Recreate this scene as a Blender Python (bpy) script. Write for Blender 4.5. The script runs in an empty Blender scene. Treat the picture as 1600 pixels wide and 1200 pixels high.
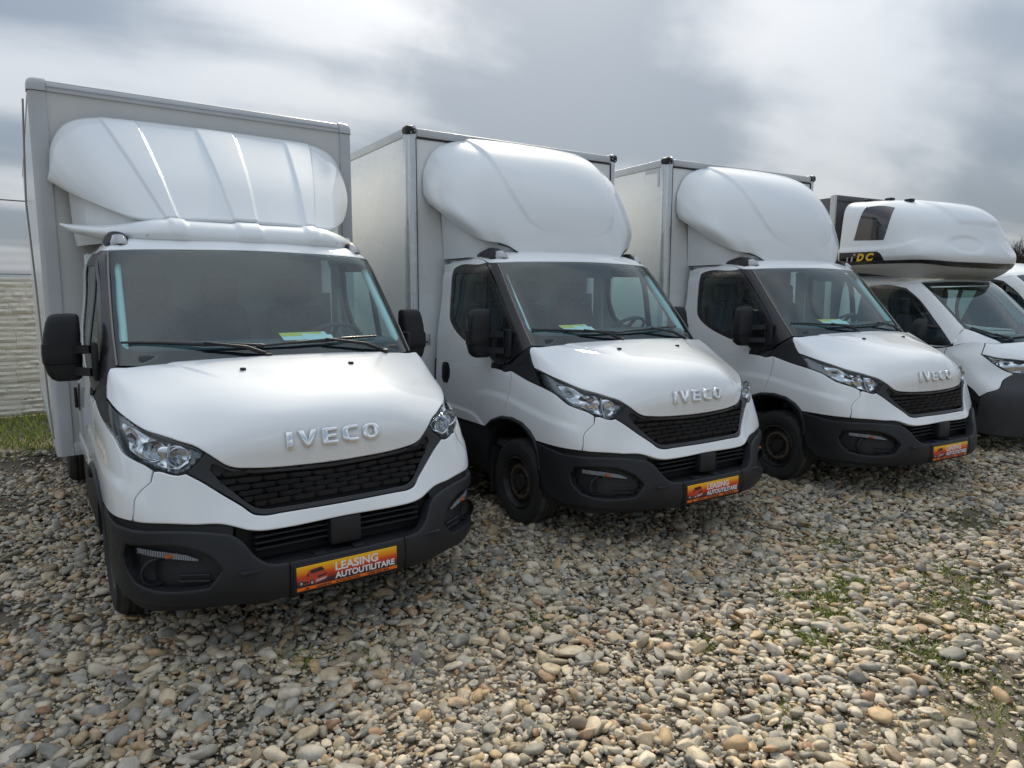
import bpy, bmesh, math, random
import numpy as np
from mathutils import Vector, Matrix
from mathutils.geometry import delaunay_2d_cdt
R = math.radians
random.seed(7); RNG = np.random.default_rng(7)
scene = bpy.context.scene

# ------------------------------------------------------------------ camera
cam_data = bpy.data.cameras.new('camera'); cam = bpy.data.objects.new('camera', cam_data)
scene.collection.objects.link(cam); scene.camera = cam
CAM = Vector((-1.263, -3.163, 1.744))
_r, _u, _f = Vector((.81523, -.57914, .00215)), Vector((.07303, .10647, .99163)), Vector((.57452, .80825, -.12909))
M3 = Matrix((_r, _u, -_f)).transposed().to_4x4(); M3.translation = CAM
cam.matrix_world = M3
cam_data.sensor_width = 36.0; cam_data.lens = 36.0*1080.9/1600; cam_data.clip_start = .05; cam_data.clip_end = 3000

# ------------------------------------------------------------------ sky and sun
SUN_AZ, SUN_EL = R(37), R(42)      # azimuth measured from +Y towards +X
sun_dir = Vector((math.sin(SUN_AZ)*math.cos(SUN_EL), math.cos(SUN_AZ)*math.cos(SUN_EL), math.sin(SUN_EL)))
world = bpy.data.worlds.new('World'); scene.world = world; world.use_nodes = True
wn, wl = world.node_tree.nodes, world.node_tree.links
wn.clear()
def W(t, **k):
    n = wn.new(t)
    for a, b in k.items(): setattr(n, a, b)
    return n
def wmath(op, a, b=None, c=None):
    n = W('ShaderNodeMath', operation=op)
    for i, v in enumerate((a, b, c)):
        if v is None: continue
        if isinstance(v, (int, float)): n.inputs[i].default_value = v
        else: wl.new(v, n.inputs[i])
    return n.outputs[0]
def wmix(fac, a, b, mode='MIX'):
    n = W('ShaderNodeMix', data_type='RGBA', blend_type=mode)
    for i, v in ((0, fac), (6, a), (7, b)):
        if isinstance(v, (int, float)): n.inputs[i].default_value = v
        elif isinstance(v, tuple): n.inputs[i].default_value = (*v, 1)
        else: wl.new(v, n.inputs[i])
    return n.outputs[2]
def wsmooth(v, a, b):
    n = W('ShaderNodeMapRange', interpolation_type='SMOOTHSTEP'); wl.new(v, n.inputs[0])
    n.inputs[1].default_value = a; n.inputs[2].default_value = b
    return n.outputs[0]
sky = W('ShaderNodeTexSky', sky_type='NISHITA', sun_disc=False)
sky.sun_elevation = SUN_EL; sky.sun_rotation = SUN_AZ; sky.air_density = 1.2; sky.dust_density = 2.5
tc = W('ShaderNodeTexCoord'); sep = W('ShaderNodeSeparateXYZ'); wl.new(tc.outputs['Generated'], sep.inputs[0])
zc = wmath('MAXIMUM', sep.outputs[2], 0.0)
# clouds lie on a flat layer: direction / (height + eps)
den = wmath('ADD', zc, .16)
comb = W('ShaderNodeCombineXYZ'); wl.new(wmath('DIVIDE', sep.outputs[0], den), comb.inputs[0]); wl.new(wmath('DIVIDE', sep.outputs[1], den), comb.inputs[1])
def cloudnoise(scale, detail, rough, off, dist=0.0):
    mp = W('ShaderNodeMapping'); mp.inputs['Location'].default_value = off; mp.inputs['Rotation'].default_value = (0, 0, R(-62)); mp.inputs['Scale'].default_value = (.72, 1.35, 1)
    wl.new(comb.outputs[0], mp.inputs[0])
    n = W('ShaderNodeTexNoise', noise_dimensions='3D'); wl.new(mp.outputs[0], n.inputs['Vector'])
    n.inputs['Scale'].default_value = scale; n.inputs['Detail'].default_value = detail; n.inputs['Roughness'].default_value = rough; n.inputs['Distortion'].default_value = dist
    return n.outputs[0]
CL_OFF = (3.1, 1.7, 0.0)
n1 = cloudnoise(.8, 5, .44, CL_OFF, .4)
n2 = cloudnoise(2.1, 4, .5, (1.3, 8.2, 2.0), .3)
cl = wmath('ADD', wmath('MULTIPLY', n1, .85), wmath('MULTIPLY', n2, .15))
# the larger banks of this particular sky (direction, radius in degrees, thinner + / thicker -)
wrp = W('ShaderNodeTexNoise', noise_dimensions='3D'); wl.new(tc.outputs['Generated'], wrp.inputs['Vector']); wrp.inputs['Scale'].default_value = 7.0; wrp.inputs['Detail'].default_value = 5
wv = W('ShaderNodeVectorMath', operation='MULTIPLY_ADD'); wl.new(wrp.outputs['Color'], wv.inputs[0]); wv.inputs[1].default_value = (.30, .30, .16); wl.new(tc.outputs['Generated'], wv.inputs[2])
wv2 = W('ShaderNodeVectorMath', operation='SUBTRACT'); wl.new(wv.outputs[0], wv2.inputs[0]); wv2.inputs[1].default_value = (.15, .15, .08)
for d_, w_, a_ in (((.512, .808, .291), 9, -.06), ((.599, .731, .327), 8, -.07), ((.922, .367, .127), 9, -.10), ((.896, .361, .259), 6, -.05), ((.193, .931, .309), 14, .06),
                   ((.823, .485, .296), 7, .07), ((.863, .475, .170), 6, .09), ((.914, .356, .192), 5, .09), ((.320, .893, .316), 8, .05)):
    dn = W('ShaderNodeVectorMath', operation='DISTANCE'); wl.new(wv2.outputs[0], dn.inputs[0]); dn.inputs[1].default_value = d_
    cl = wmath('ADD', cl, wmath('MULTIPLY', wsmooth(dn.outputs['Value'], math.radians(w_*1.7), 0.0), a_))
bright = wsmooth(cl, .40, .60)                       # thick dark undersides -> thin bright veil
dotn = W('ShaderNodeVectorMath', operation='DOT_PRODUCT'); wl.new(tc.outputs['Generated'], dotn.inputs[0]); dotn.inputs[1].default_value = sun_dir
sd = wmath('MAXIMUM', dotn.outputs['Value'], 0.0)
glow = wmath('POWER', sd, 14.0)                       # light scattered forward through the cloud round the sun
dark_c, lite_c = (.34, .42, .52), (.83, .88, .95)
base = wmix(bright, dark_c, lite_c)
warm = wmix(1.0, base, wmix(bright, (.30, .27, .22), (1.0, .90, .70)), 'ADD')
base = wmix(wmath('MULTIPLY', glow, .6), base, warm)
# overcast luminance law: the zenith is brighter than the horizon
cie = wmath('ADD', .74, wmath('MULTIPLY', zc, 1.30))
cm = W('ShaderNodeVectorMath', operation='SCALE'); wl.new(base, cm.inputs[0]); wl.new(cie, cm.inputs['Scale'])
# a little of the clear sky shows through
bgN = W('ShaderNodeBackground'); wl.new(sky.outputs[0], bgN.inputs[0]); bgN.inputs[1].default_value = .07
bgC = W('ShaderNodeBackground'); wl.new(cm.outputs[0], bgC.inputs[0]); bgC.inputs[1].default_value = .66
addn = W('ShaderNodeMixShader'); addn.inputs[0].default_value = .84
wl.new(bgN.outputs[0], addn.inputs[1]); wl.new(bgC.outputs[0], addn.inputs[2])
outw = W('ShaderNodeOutputWorld'); wl.new(addn.outputs[0], outw.inputs[0])

sl = bpy.data.lights.new('sun', 'SUN'); sun = bpy.data.objects.new('sun', sl); scene.collection.objects.link(sun)
sl.energy = 3.5; sl.angle = R(15); sl.color = (1.0, .89, .71)
sun.rotation_euler = sun_dir.to_track_quat('Z', 'Y').to_euler(); sun.location = (20, 20, 20)
vs = scene.view_settings; vs.view_transform = 'Standard'; vs.look = 'None'; vs.gamma = 1; vs.use_curve_mapping = False
vs.exposure = .30
scene.cycles.use_denoising = True; scene.cycles.max_bounces = 8; scene.cycles.transparent_max_bounces = 12
scene.cycles.caustics_reflective = False; scene.cycles.caustics_refractive = False
scene.cycles.sample_clamp_indirect = 4.0

# ------------------------------------------------------------------ materials
MAT = {}
def mat(name, col, rough=.5, metal=0.0, coat=0.0, coat_rough=.03, noise=None, bump=None, spec=.5, rnoise=None, coords='Object'):
    """noise=(scale, amount) value variation; bump=(scale, strength); rnoise=(scale, amount) roughness variation"""
    m = bpy.data.materials.new(name); m.use_nodes = True; MAT[name] = m
    nt = m.node_tree; b = nt.nodes['Principled BSDF']; L = nt.links
    b.inputs['Base Color'].default_value = (*col, 1); b.inputs['Roughness'].default_value = rough; b.inputs['Metallic'].default_value = metal
    b.inputs['Coat Weight'].default_value = coat; b.inputs['Coat Roughness'].default_value = coat_rough; b.inputs['Specular IOR Level'].default_value = spec
    t = nt.nodes.new('ShaderNodeTexCoord')
    if noise:
        n = nt.nodes.new('ShaderNodeTexNoise'); n.inputs['Scale'].default_value = noise[0]; n.inputs['Detail'].default_value = 6; L.new(t.outputs[coords], n.inputs[0])
        r = nt.nodes.new('ShaderNodeValToRGB'); r.color_ramp.elements[0].position = .3; r.color_ramp.elements[1].position = .7
        lo = tuple(c*(1-noise[1]) for c in col); hi = tuple(min(1, c*(1+noise[1])) for c in col)
        r.color_ramp.elements[0].color = (*lo, 1); r.color_ramp.elements[1].color = (*hi, 1)
        L.new(n.outputs[0], r.inputs[0]); L.new(r.outputs[0], b.inputs['Base Color'])
    if rnoise:
        n = nt.nodes.new('ShaderNodeTexNoise'); n.inputs['Scale'].default_value = rnoise[0]; n.inputs['Detail'].default_value = 5; L.new(t.outputs[coords], n.inputs[0])
        r = nt.nodes.new('ShaderNodeMapRange'); r.inputs[1].default_value = .3; r.inputs[2].default_value = .7; r.inputs[3].default_value = max(0, rough-rnoise[1]); r.inputs[4].default_value = rough+rnoise[1]
        L.new(n.outputs[0], r.inputs[0]); L.new(r.outputs[0], b.inputs['Roughness'])
    if bump:
        n = nt.nodes.new('ShaderNodeTexNoise'); n.inputs['Scale'].default_value = bump[0]; n.inputs['Detail'].default_value = 4; L.new(t.outputs[coords], n.inputs[0])
        bp = nt.nodes.new('ShaderNodeBump'); bp.inputs['Strength'].default_value = bump[1]; bp.inputs['Distance'].default_value = .002
        L.new(n.outputs[0], bp.inputs['Height']); L.new(bp.outputs[0], b.inputs['Normal'])
    return m
mat('white_paint', (.80, .825, .84), .5, coat=1.0, coat_rough=.02, noise=(1.2, .012), spec=.1); MAT['white_paint'].node_tree.nodes['Principled BSDF'].inputs['Coat IOR'].default_value = 1.65
mat('white_fibreglass', (.77, .81, .835), .5, coat=.9, coat_rough=.06, noise=(1.0, .02), spec=.15)
mat('box_panel', (.80, .82, .82), .30, coat=.5, coat_rough=.15, noise=(1.6, .035), rnoise=(3, .08), bump=(2.2, .04))
mat('box_front', (.62, .63, .62), .45, noise=(2.0, .05))
mat('box_profile', (.52, .54, .56), .38, noise=(4, .06), rnoise=(8, .1))
mat('aluminium', (.62, .65, .68), .33, metal=.75, noise=(12, .06), rnoise=(20, .08))
mat('black_plastic', (.017, .018, .021), .5, spec=.35, bump=(420, .18), noise=(5, .25), rnoise=(14, .08))
mat('black_gloss', (.016, .016, .018), .26, rnoise=(12, .06))
mat('dark_void', (.008, .008, .009), .7)
mat('rubber', (.020, .020, .020), .75, noise=(7, .35), bump=(150, .2))
mat('tread_rubber', (.045, .043, .038), .85, noise=(16, .4), bump=(160, .35))
mat('rim_steel', (.030, .029, .028), .5, metal=.3, noise=(14, .5))
mat('rim_rust', (.075, .05, .032), .75, noise=(22, .5))
mat('chrome', (.86, .87, .88), .06, metal=1.0)
mat('lamp_chrome', (.62, .64, .68), .10, metal=1.0)
mat('frit', (.012, .010, .013), .7, spec=.1)
mat('interior', (.06, .066, .072), .8, noise=(9, .25))
mat('seat_cloth', (.055, .065, .085), .95, noise=(40, .3))
mat('bulkhead', (.27, .33, .37), .8, noise=(5, .15))
mat('cab_trim', (.66, .72, .71), .75)
mat('amber', (.45, .10, .015), .3)
mat('paper_white', (.78, .80, .78), .7); mat('paper_yellow', (.75, .62, .10), .7)
mat('orange_print', (.85, .16, .01), .35); mat('white_print', (.82, .82, .82), .4); mat('black_print', (.02, .02, .02), .4); mat('red_print', (.55, .06, .03), .4)
mat('yellow_print', (.80, .50, .01), .4); mat('grey_print', (.45, .46, .48), .4)
mat('grey_grp', (.48, .49, .48), .5, noise=(4, .08))
mat('tarpaulin', (.10, .10, .105), .6)
mat('wire', (.05, .05, .055), .6); mat('cord', (.30, .27, .26), .8)
def glassmat(name, tint, ior=1.5, rough=0.0, mixmin=.04):
    m = bpy.data.materials.new(name); m.use_nodes = True; MAT[name] = m
    nt = m.node_tree; nt.nodes.clear(); L = nt.links
    o = nt.nodes.new('ShaderNodeOutputMaterial'); mx = nt.nodes.new('ShaderNodeMixShader'); fr = nt.nodes.new('ShaderNodeFresnel'); fr.inputs[0].default_value = ior
    tr = nt.nodes.new('ShaderNodeBsdfTransparent'); tr.inputs[0].default_value = (*tint, 1)
    gl = nt.nodes.new('ShaderNodeBsdfGlossy'); gl.inputs['Roughness'].default_value = rough; gl.inputs[0].default_value = (.95, 1, .99, 1)
    ge = nt.nodes.new('ShaderNodeNewGeometry'); im = nt.nodes.new('ShaderNodeMix'); im.inputs[2].default_value = ior; im.inputs[3].default_value = 1/ior   # thin sheet: the same mirror strength from both sides
    L.new(ge.outputs['Backfacing'], im.inputs[0]); L.new(im.outputs[0], fr.inputs[0]); L.new(fr.outputs[0], mx.inputs[0]); L.new(tr.outputs[0], mx.inputs[1]); L.new(gl.outputs[0], mx.inputs[2]); L.new(mx.outputs[0], o.inputs[0])
    return m
glassmat('glass', (.70, .95, .96), 1.74); glassmat('side_glass', (.74, .85, .83), 1.5); glassmat('lens', (.93, .95, .96), 1.45); glassmat('dark_glass', (.10, .09, .09), 1.5)

# ------------------------------------------------------------------ scene graph helpers
COL = scene.collection
def link(o, parent=None):
    COL.objects.link(o)
    if parent is not None: o.parent = parent
    return o
def thing(name, label, cat, loc=(0, 0, 0), rz=0.0, group=None):
    o = bpy.data.objects.new(name, None); COL.objects.link(o); o.location = loc; o.rotation_euler = (0, 0, rz)
    o.empty_display_size = .2
    o['label'] = label; o['category'] = cat
    if group: o['group'] = group
    return o
def tag(o, label, cat, group=None):
    o['label'] = label; o['category'] = cat
    if group: o['group'] = group
    return o
def obj(name, me, m=None, parent=None):
    o = bpy.data.objects.new(name, me)
    if m is not None:
        me.materials.clear(); me.materials.append(MAT[m] if isinstance(m, str) else m)
    return link(o, parent)
def kids(o): return [c for c in bpy.data.objects if c.parent == o]
def copy_tree(o, parent=None, cache=None):
    c = o.copy(); COL.objects.link(c); c.parent = parent
    for ch in CH.get(o.name, ()): copy_tree(ch, c)
    return c
CH = {}
def index_children():
    CH.clear()
    for o in bpy.data.objects:
        if o.parent: CH.setdefault(o.parent.name, []).append(o)
def finish(me, sharp=35):
    me.update()
    for p in me.polygons: p.use_smooth = True
    try: me.set_sharp_from_angle(angle=R(sharp))
    except Exception: pass
    return me
class MB:
    def __init__(s): s.bm = bmesh.new()
    def box(s, x0, x1, y0, y1, z0, z1, bev=0.0, seg=2, rot=None, at=None):
        b = bmesh.new(); bmesh.ops.create_cube(b, size=1)
        for v in b.verts: v.co = Vector(((x0+x1)/2+v.co.x*(x1-x0), (y0+y1)/2+v.co.y*(y1-y0), (z0+z1)/2+v.co.z*(z1-z0)))
        if bev: bmesh.ops.bevel(b, geom=b.edges[:], offset=bev, segments=seg, profile=.5, affect='EDGES')
        if rot is not None:
            for v in b.verts: v.co = Vector(at)+rot @ (v.co-Vector(at))
        return s._join(b)
    def _join(s, b):
        me = bpy.data.meshes.new('tmp'); b.to_mesh(me); b.free(); s.bm.from_mesh(me); bpy.data.meshes.remove(me); return s
    def poly(s, pts, faces):
        vs_ = [s.bm.verts.new(p) for p in pts]
        for f in faces:
            try: s.bm.faces.new([vs_[i] for i in f])
            except ValueError: pass
        return s
    def prism(s, outline, vec, cap=True):
        """closed 3D outline extruded along vec"""
        n = len(outline); v = Vector(vec)
        a = [Vector(p) for p in outline]; pts = a+[p+v for p in a]
        fs = [(i, (i+1) % n, n+(i+1) % n, n+i) for i in range(n)]
        if cap: fs += [tuple(range(n))[::-1], tuple(range(n, 2*n))]
        return s.poly(pts, fs)
    def tube(s, path, r, n=8, cap=True):
        P = [Vector(p) for p in path]; rr = r if isinstance(r, (list, tuple)) else [r]*len(P); pts = []; fs = []
        up = None
        for i, p in enumerate(P):
            t = (P[min(i+1, len(P)-1)]-P[max(i-1, 0)]).normalized()
            if up is None: up = t.orthogonal().normalized()
            up = (up-t*up.dot(t)).normalized(); w = t.cross(up)
            for k in range(n):
                a = 2*math.pi*k/n; pts.append(p+(up*math.cos(a)+w*math.sin(a))*rr[i])
        for i in range(len(P)-1):
            for k in range(n): fs.append((i*n+k, i*n+(k+1) % n, (i+1)*n+(k+1) % n, (i+1)*n+k))
        if cap: fs += [tuple(range(n))[::-1], tuple(range((len(P)-1)*n, len(P)*n))]
        return s.poly(pts, fs)
    def lathe(s, prof, c, axis='x', n=48, sgn=1):
        """prof: (axial, radius) list; closed ends not capped"""
        pts = []; fs = []; m = len(prof)
        for k in range(n):
            a = 2*math.pi*k/n
            for (t, r) in prof:
                q = (t*sgn, r*math.cos(a), r*math.sin(a)) if axis == 'x' else ((r*math.cos(a), t*sgn, r*math.sin(a)) if axis == 'y' else (r*math.cos(a), r*math.sin(a), t*sgn))
                pts.append(Vector(c)+Vector(q))
        for k in range(n):
            for i in range(m-1):
                k2 = (k+1) % n; fs.append((k*m+i, k*m+i+1, k2*m+i+1, k2*m+i))
        return s.poly(pts, fs)
    def grid(s, P, flip=False, closed_u=False):
        """P[i][j] points"""
        P = np.asarray(P); a, b = P.shape[:2]; fs = []
        for i in range(a-1):
            for j in range(b-1 if not closed_u else b):
                q = (i*b+j, i*b+(j+1) % b, (i+1)*b+(j+1) % b, (i+1)*b+j); fs.append(q[::-1] if flip else q)
        return s.poly([tuple(p) for p in P.reshape(-1, 3)], fs)
    def mesh(s, name, sharp=35, merge=0.0, fixn=True):
        if merge: bmesh.ops.remove_doubles(s.bm, verts=s.bm.verts[:], dist=merge)
        if fixn: bmesh.ops.recalc_face_normals(s.bm, faces=s.bm.faces[:])
        me = bpy.data.meshes.new(name); s.bm.to_mesh(me); s.bm.free(); return finish(me, sharp)
    def build(s, name, m, parent=None, sharp=35, merge=0.0, fixn=True): return obj(name, s.mesh(name, sharp, merge, fixn), m, parent)
def mirror_mesh(me, name):
    m2 = me.copy(); m2.name = name
    b = bmesh.new(); b.from_mesh(m2)
    for v in b.verts: v.co.x *= -1
    bmesh.ops.reverse_faces(b, faces=b.faces[:]); b.to_mesh(m2); b.free()
    return m2
def text_mesh(txt, size, extrude=0.0, bold=0.0, width=None, align='LEFT', shear=0.0, bevel=0.0):
    cu = bpy.data.curves.new('t', 'FONT'); cu.body = txt; cu.size = size; cu.extrude = extrude; cu.offset = bold; cu.align_x = align; cu.shear = shear; cu.bevel_depth = bevel; cu.resolution_u = 4
    o = bpy.data.objects.new('t', cu); COL.objects.link(o)
    dg = bpy.context.evaluated_depsgraph_get(); dg.update()
    me = bpy.data.meshes.new_from_object(o.evaluated_get(dg)); bpy.data.objects.remove(o); bpy.data.curves.remove(cu)
    if width:
        xs = [v.co.x for v in me.vertices]; k = width/(max(xs)-min(xs)); x0 = min(xs)
        for v in me.vertices: v.co.x = (v.co.x-x0)*k
    return me
def place_mesh(me, origin, ex, ey, ez):
    M = Matrix((Vector(ex), Vector(ey), Vector(ez))).transposed().to_4x4(); M.translation = Vector(origin); me.transform(M); return me

# ------------------------------------------------------------------ curved bodywork: C2 spline surfaces and panels trimmed from them
# ---------- C2 tensor spline surfaces ----------
def cardinal(k):
    n=len(k); h=np.diff(k); A=np.zeros((n,n)); B=np.zeros((n,n)); A[0,0]=A[-1,-1]=1
    for i in range(1,n-1):
        A[i,i-1]=h[i-1]; A[i,i]=2*(h[i-1]+h[i]); A[i,i+1]=h[i]
        B[i,i-1]=6/h[i-1]; B[i,i]=-6/h[i-1]-6/h[i]; B[i,i+1]=6/h[i]
    return np.linalg.solve(A,B)
def weights(k,M,t):
    t=np.clip(np.asarray(t,float),k[0],k[-1]); n=len(k)
    i=np.clip(np.searchsorted(k,t,side='right')-1,0,n-2); h=k[i+1]-k[i]
    a=(k[i+1]-t)/h; b=(t-k[i])/h
    W=np.zeros((len(t),n)); r=np.arange(len(t)); W[r,i]=a; W[r,i+1]+=b
    return W+((a**3-a)*h*h/6)[:,None]*M[i]+((b**3-b)*h*h/6)[:,None]*M[i+1]
class Surf:
    def __init__(s,rows,mirror=True):
        C=np.array(rows,float)
        if mirror:
            m=C[:,1:][:,::-1].copy(); m[:,:,0]*=-1; C=np.concatenate([m,C],1)
        s.C=C
        du=np.linalg.norm(np.diff(C,axis=1),axis=2).mean(0); dv=np.linalg.norm(np.diff(C,axis=0),axis=2).mean(1)
        s.U=np.concatenate([[0],np.cumsum(du)]); s.V=np.concatenate([[0],np.cumsum(dv)])
        if mirror: s.U-=s.U[len(s.U)//2]
        s.MU=cardinal(s.U); s.MV=cardinal(s.V)
        gu=np.linspace(s.U[0],s.U[-1],241); gv=np.linspace(s.V[0],s.V[-1],121)
        s.gu,s.gv=gu,gv
        WU=weights(s.U,s.MU,gu); WV=weights(s.V,s.MV,gv)
        s.G=np.einsum('ar,bc,rcd->abd',WV,WU,C)
    def p(s,uv):
        uv=np.atleast_2d(uv); WU=weights(s.U,s.MU,uv[:,0]); WV=weights(s.V,s.MV,uv[:,1])
        return np.einsum('ar,ac,rcd->ad',WV,WU,s.C)
    def n(s,uv):
        uv=np.atleast_2d(np.asarray(uv,float)); e=2e-3
        lo=np.array([s.U[0],s.V[0]])+e; hi=np.array([s.U[-1],s.V[-1]])-e
        q=np.clip(uv,lo,hi)
        a=s.p(q+[e,0])-s.p(q-[e,0]); b=s.p(q+[0,e])-s.p(q-[0,e])
        n=np.cross(a,b); return n/np.linalg.norm(n,axis=1)[:,None]
    def inv(s,P):
        out=[]
        for q in np.atleast_2d(P):
            d=((s.G-q)**2).sum(2); i,j=np.unravel_index(d.argmin(),d.shape)
            uv=np.array([s.gu[j],s.gv[i]])
            for _ in range(8):
                e=1e-3; c=s.p(uv)[0]; J=np.stack([(s.p(uv+[e,0])[0]-c)/e,(s.p(uv+[0,e])[0]-c)/e],1)
                uv=uv+np.linalg.lstsq(J,q-c,rcond=None)[0]*.8
                uv=np.clip(uv,[s.U[0],s.V[0]],[s.U[-1],s.V[-1]])
            out.append(uv)
        return np.array(out)
def side(z,x=.968,ys=(1.3,1.8,2.4)): return [(x,y,z) for y in ys]
# body: bumper, fascia, bonnet, fenders, lower doors
BODY=[
 [(0,.03,.295),(.25,.03,.295),(.45,.06,.29),(.62,.13,.285),(.76,.20,.28),(.87,.30,.275),(.93,.43,.28),(.95,.65,.29)]+side(.30,.955),
 [(0,.0,.39),(.25,.0,.39),(.45,.03,.39),(.62,.10,.40),(.76,.175,.41),(.87,.285,.42),(.938,.43,.43),(.962,.65,.44)]+side(.44,.965),
 [(0,.012,.50),(.25,.014,.50),(.45,.042,.50),(.62,.115,.51),(.76,.19,.52),(.875,.295,.53),(.942,.44,.54),(.966,.65,.55)]+side(.55,.97),
 [(0,.05,.61),(.25,.055,.61),(.45,.08,.61),(.62,.145,.62),(.76,.215,.63),(.88,.305,.64),(.946,.45,.65),(.97,.66,.66)]+side(.66,.972),
 [(0,.088,.71),(.25,.096,.71),(.43,.122,.71),(.61,.182,.72),(.76,.243,.735),(.885,.325,.745),(.95,.475,.76),(.974,.68,.775)]+side(.775,.975),
 [(0,.132,.80),(.25,.14,.805),(.44,.172,.815),(.61,.225,.83),(.76,.28,.85),(.885,.375,.865),(.948,.52,.88),(.972,.72,.89)]+side(.88,.977),
 [(0,.163,.89),(.25,.17,.90),(.45,.203,.915),(.60,.25,.935),(.75,.315,.96),(.872,.42,.98),(.938,.57,.99),(.968,.76,.99)]+side(.965,.977),
 [(0,.160,.985),(.25,.17,.995),(.44,.208,1.005),(.59,.268,1.015),(.74,.355,1.04),(.858,.475,1.065),(.926,.63,1.08),(.962,.82,1.07)]+side(1.035,.976),
 [(0,.188,1.09),(.24,.199,1.095),(.43,.245,1.095),(.58,.325,1.10),(.73,.43,1.115),(.85,.56,1.14),(.918,.71,1.15),(.957,.90,1.125)]+side(1.085,.974),
 [(0,.28,1.195),(.24,.294,1.195),(.42,.345,1.193),(.57,.43,1.19),(.72,.545,1.195),(.845,.68,1.215),(.912,.81,1.22),(.953,.98,1.17)]+side(1.125,.972),
 [(0,.47,1.285),(.24,.485,1.284),(.42,.53,1.28),(.57,.60,1.272),(.72,.695,1.267),(.845,.80,1.283),(.907,.895,1.288),(.949,1.06,1.205)]+side(1.15,.970),
 [(0,.86,1.388),(.24,.866,1.386),(.42,.88,1.381),(.57,.90,1.375),(.72,.928,1.367),(.845,.965,1.36),(.903,1.005,1.352),(.945,1.14,1.24)]+side(1.17,.968),
]
# greenhouse: windscreen, pillars, upper doors, roof edge
GREEN=[
 [(0,.855,1.36),(.25,.862,1.36),(.45,.882,1.36),(.62,.912,1.36),(.76,.95,1.355),(.855,1.0,1.35),(.905,1.06,1.32),(.938,1.17,1.245),(.966,1.42,1.165),(.968,1.85,1.16),(.968,2.4,1.16)],
 [(0,.985,1.53),(.25,.992,1.53),(.45,1.013,1.53),(.62,1.043,1.527),(.755,1.083,1.52),(.848,1.137,1.51),(.893,1.20,1.485),(.92,1.30,1.43),(.944,1.50,1.37),(.95,1.88,1.36),(.95,2.4,1.36)],
 [(0,1.135,1.71),(.25,1.142,1.71),(.45,1.163,1.708),(.615,1.193,1.703),(.745,1.234,1.695),(.835,1.286,1.68),(.876,1.345,1.66),(.90,1.435,1.62),(.915,1.60,1.58),(.92,1.91,1.57),(.92,2.4,1.57)],
 [(0,1.295,1.885),(.25,1.302,1.884),(.45,1.322,1.879),(.61,1.35,1.87),(.735,1.388,1.86),(.823,1.437,1.848),(.858,1.49,1.835),(.877,1.57,1.815),(.888,1.70,1.795),(.892,1.95,1.785),(.892,2.4,1.785)],
 [(0,1.437,2.025),(.25,1.443,2.023),(.45,1.461,2.016),(.60,1.486,2.006),(.72,1.522,1.996),(.808,1.568,1.985),(.838,1.62,1.978),(.852,1.69,1.972),(.860,1.80,1.968),(.865,2.0,1.962),(.865,2.4,1.960)],
 [(0,1.505,2.068),(.25,1.51,2.066),(.44,1.526,2.06),(.58,1.548,2.052),(.69,1.578,2.044),(.768,1.615,2.034),(.797,1.66,2.03),(.812,1.725,2.028),(.82,1.83,2.026),(.825,2.02,2.022),(.825,2.4,2.02)],
 [(0,1.60,2.098),(.24,1.605,2.096),(.41,1.618,2.092),(.54,1.636,2.086),(.64,1.66,2.08),(.71,1.69,2.073),(.74,1.725,2.07),(.755,1.775,2.068),(.765,1.86,2.067),(.77,2.03,2.065),(.77,2.4,2.063)],
 [(0,1.90,2.125),(.15,1.90,2.125),(.26,1.905,2.122),(.35,1.91,2.118),(.42,1.92,2.113),(.47,1.935,2.11),(.5,1.95,2.108),(.52,1.98,2.106),(.53,2.02,2.105),(.53,2.12,2.104),(.53,2.4,2.103)],
]

class Disp(Surf):
    """a surface with a relief d(P) along its normal"""
    def __init__(s, base, fn):
        s.__dict__.update(base.__dict__); s.base = base; s.fn = fn
    def p(s, uv):
        P = Surf.p(s.base, uv); return P+Surf.n(s.base, uv)*s.fn(P)[:, None]
    def inv(s, P): return Surf.inv(s.base, P)
def sstep(x, a, b):
    t = np.clip((x-a)/(b-a), 0, 1); return t*t*(3-2*t)
def smooth_loop(P, step, corner=32):
    """closed uv loop -> dense loop; splines through gentle bends, keeps sharp corners"""
    P = np.asarray(P, float); n = len(P)
    keep = [i for i in range(n) if np.linalg.norm(P[i]-P[i-1]) > 1e-4]; P = P[keep]; n = len(P)
    d = np.roll(P, -1, 0)-P; ln = np.linalg.norm(d, axis=1)
    ang = [abs((math.degrees(math.atan2(d[i][1], d[i][0])-math.atan2(d[i-1][1], d[i-1][0]))+180) % 360-180) for i in range(n)]
    out = []
    for i in range(n):
        a, b = P[i], P[(i+1) % n]; L = ln[i]
        def tang(k, inc):
            if ang[k] > corner: return (d[i]/L)
            v = d[k]/ln[k]*ln[k-1]+d[k-1]/ln[k-1]*ln[k]; return v/max(np.linalg.norm(v), 1e-9)
        ta, tb = tang(i, 0)*L, tang((i+1) % n, 1)*L
        m = max(1, int(math.ceil(L/step)))
        for k in range(m):
            t = k/m; h1 = 2*t**3-3*t*t+1; h2 = t**3-2*t*t+t; h3 = -2*t**3+3*t*t; h4 = t**3-t*t
            out.append(h1*a+h2*ta+h3*b+h4*tb)
    return np.array(out)
def inside(pts, loop):
    x, y = pts[:, 0], pts[:, 1]; c = np.zeros(len(pts), bool); n = len(loop)
    for i in range(n):
        x1, y1 = loop[i]; x2, y2 = loop[i-1]
        if y1 == y2: continue
        c ^= ((y1 > y) != (y2 > y)) & (x < (x2-x1)*(y-y1)/(y2-y1)+x1)
    return c
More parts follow.
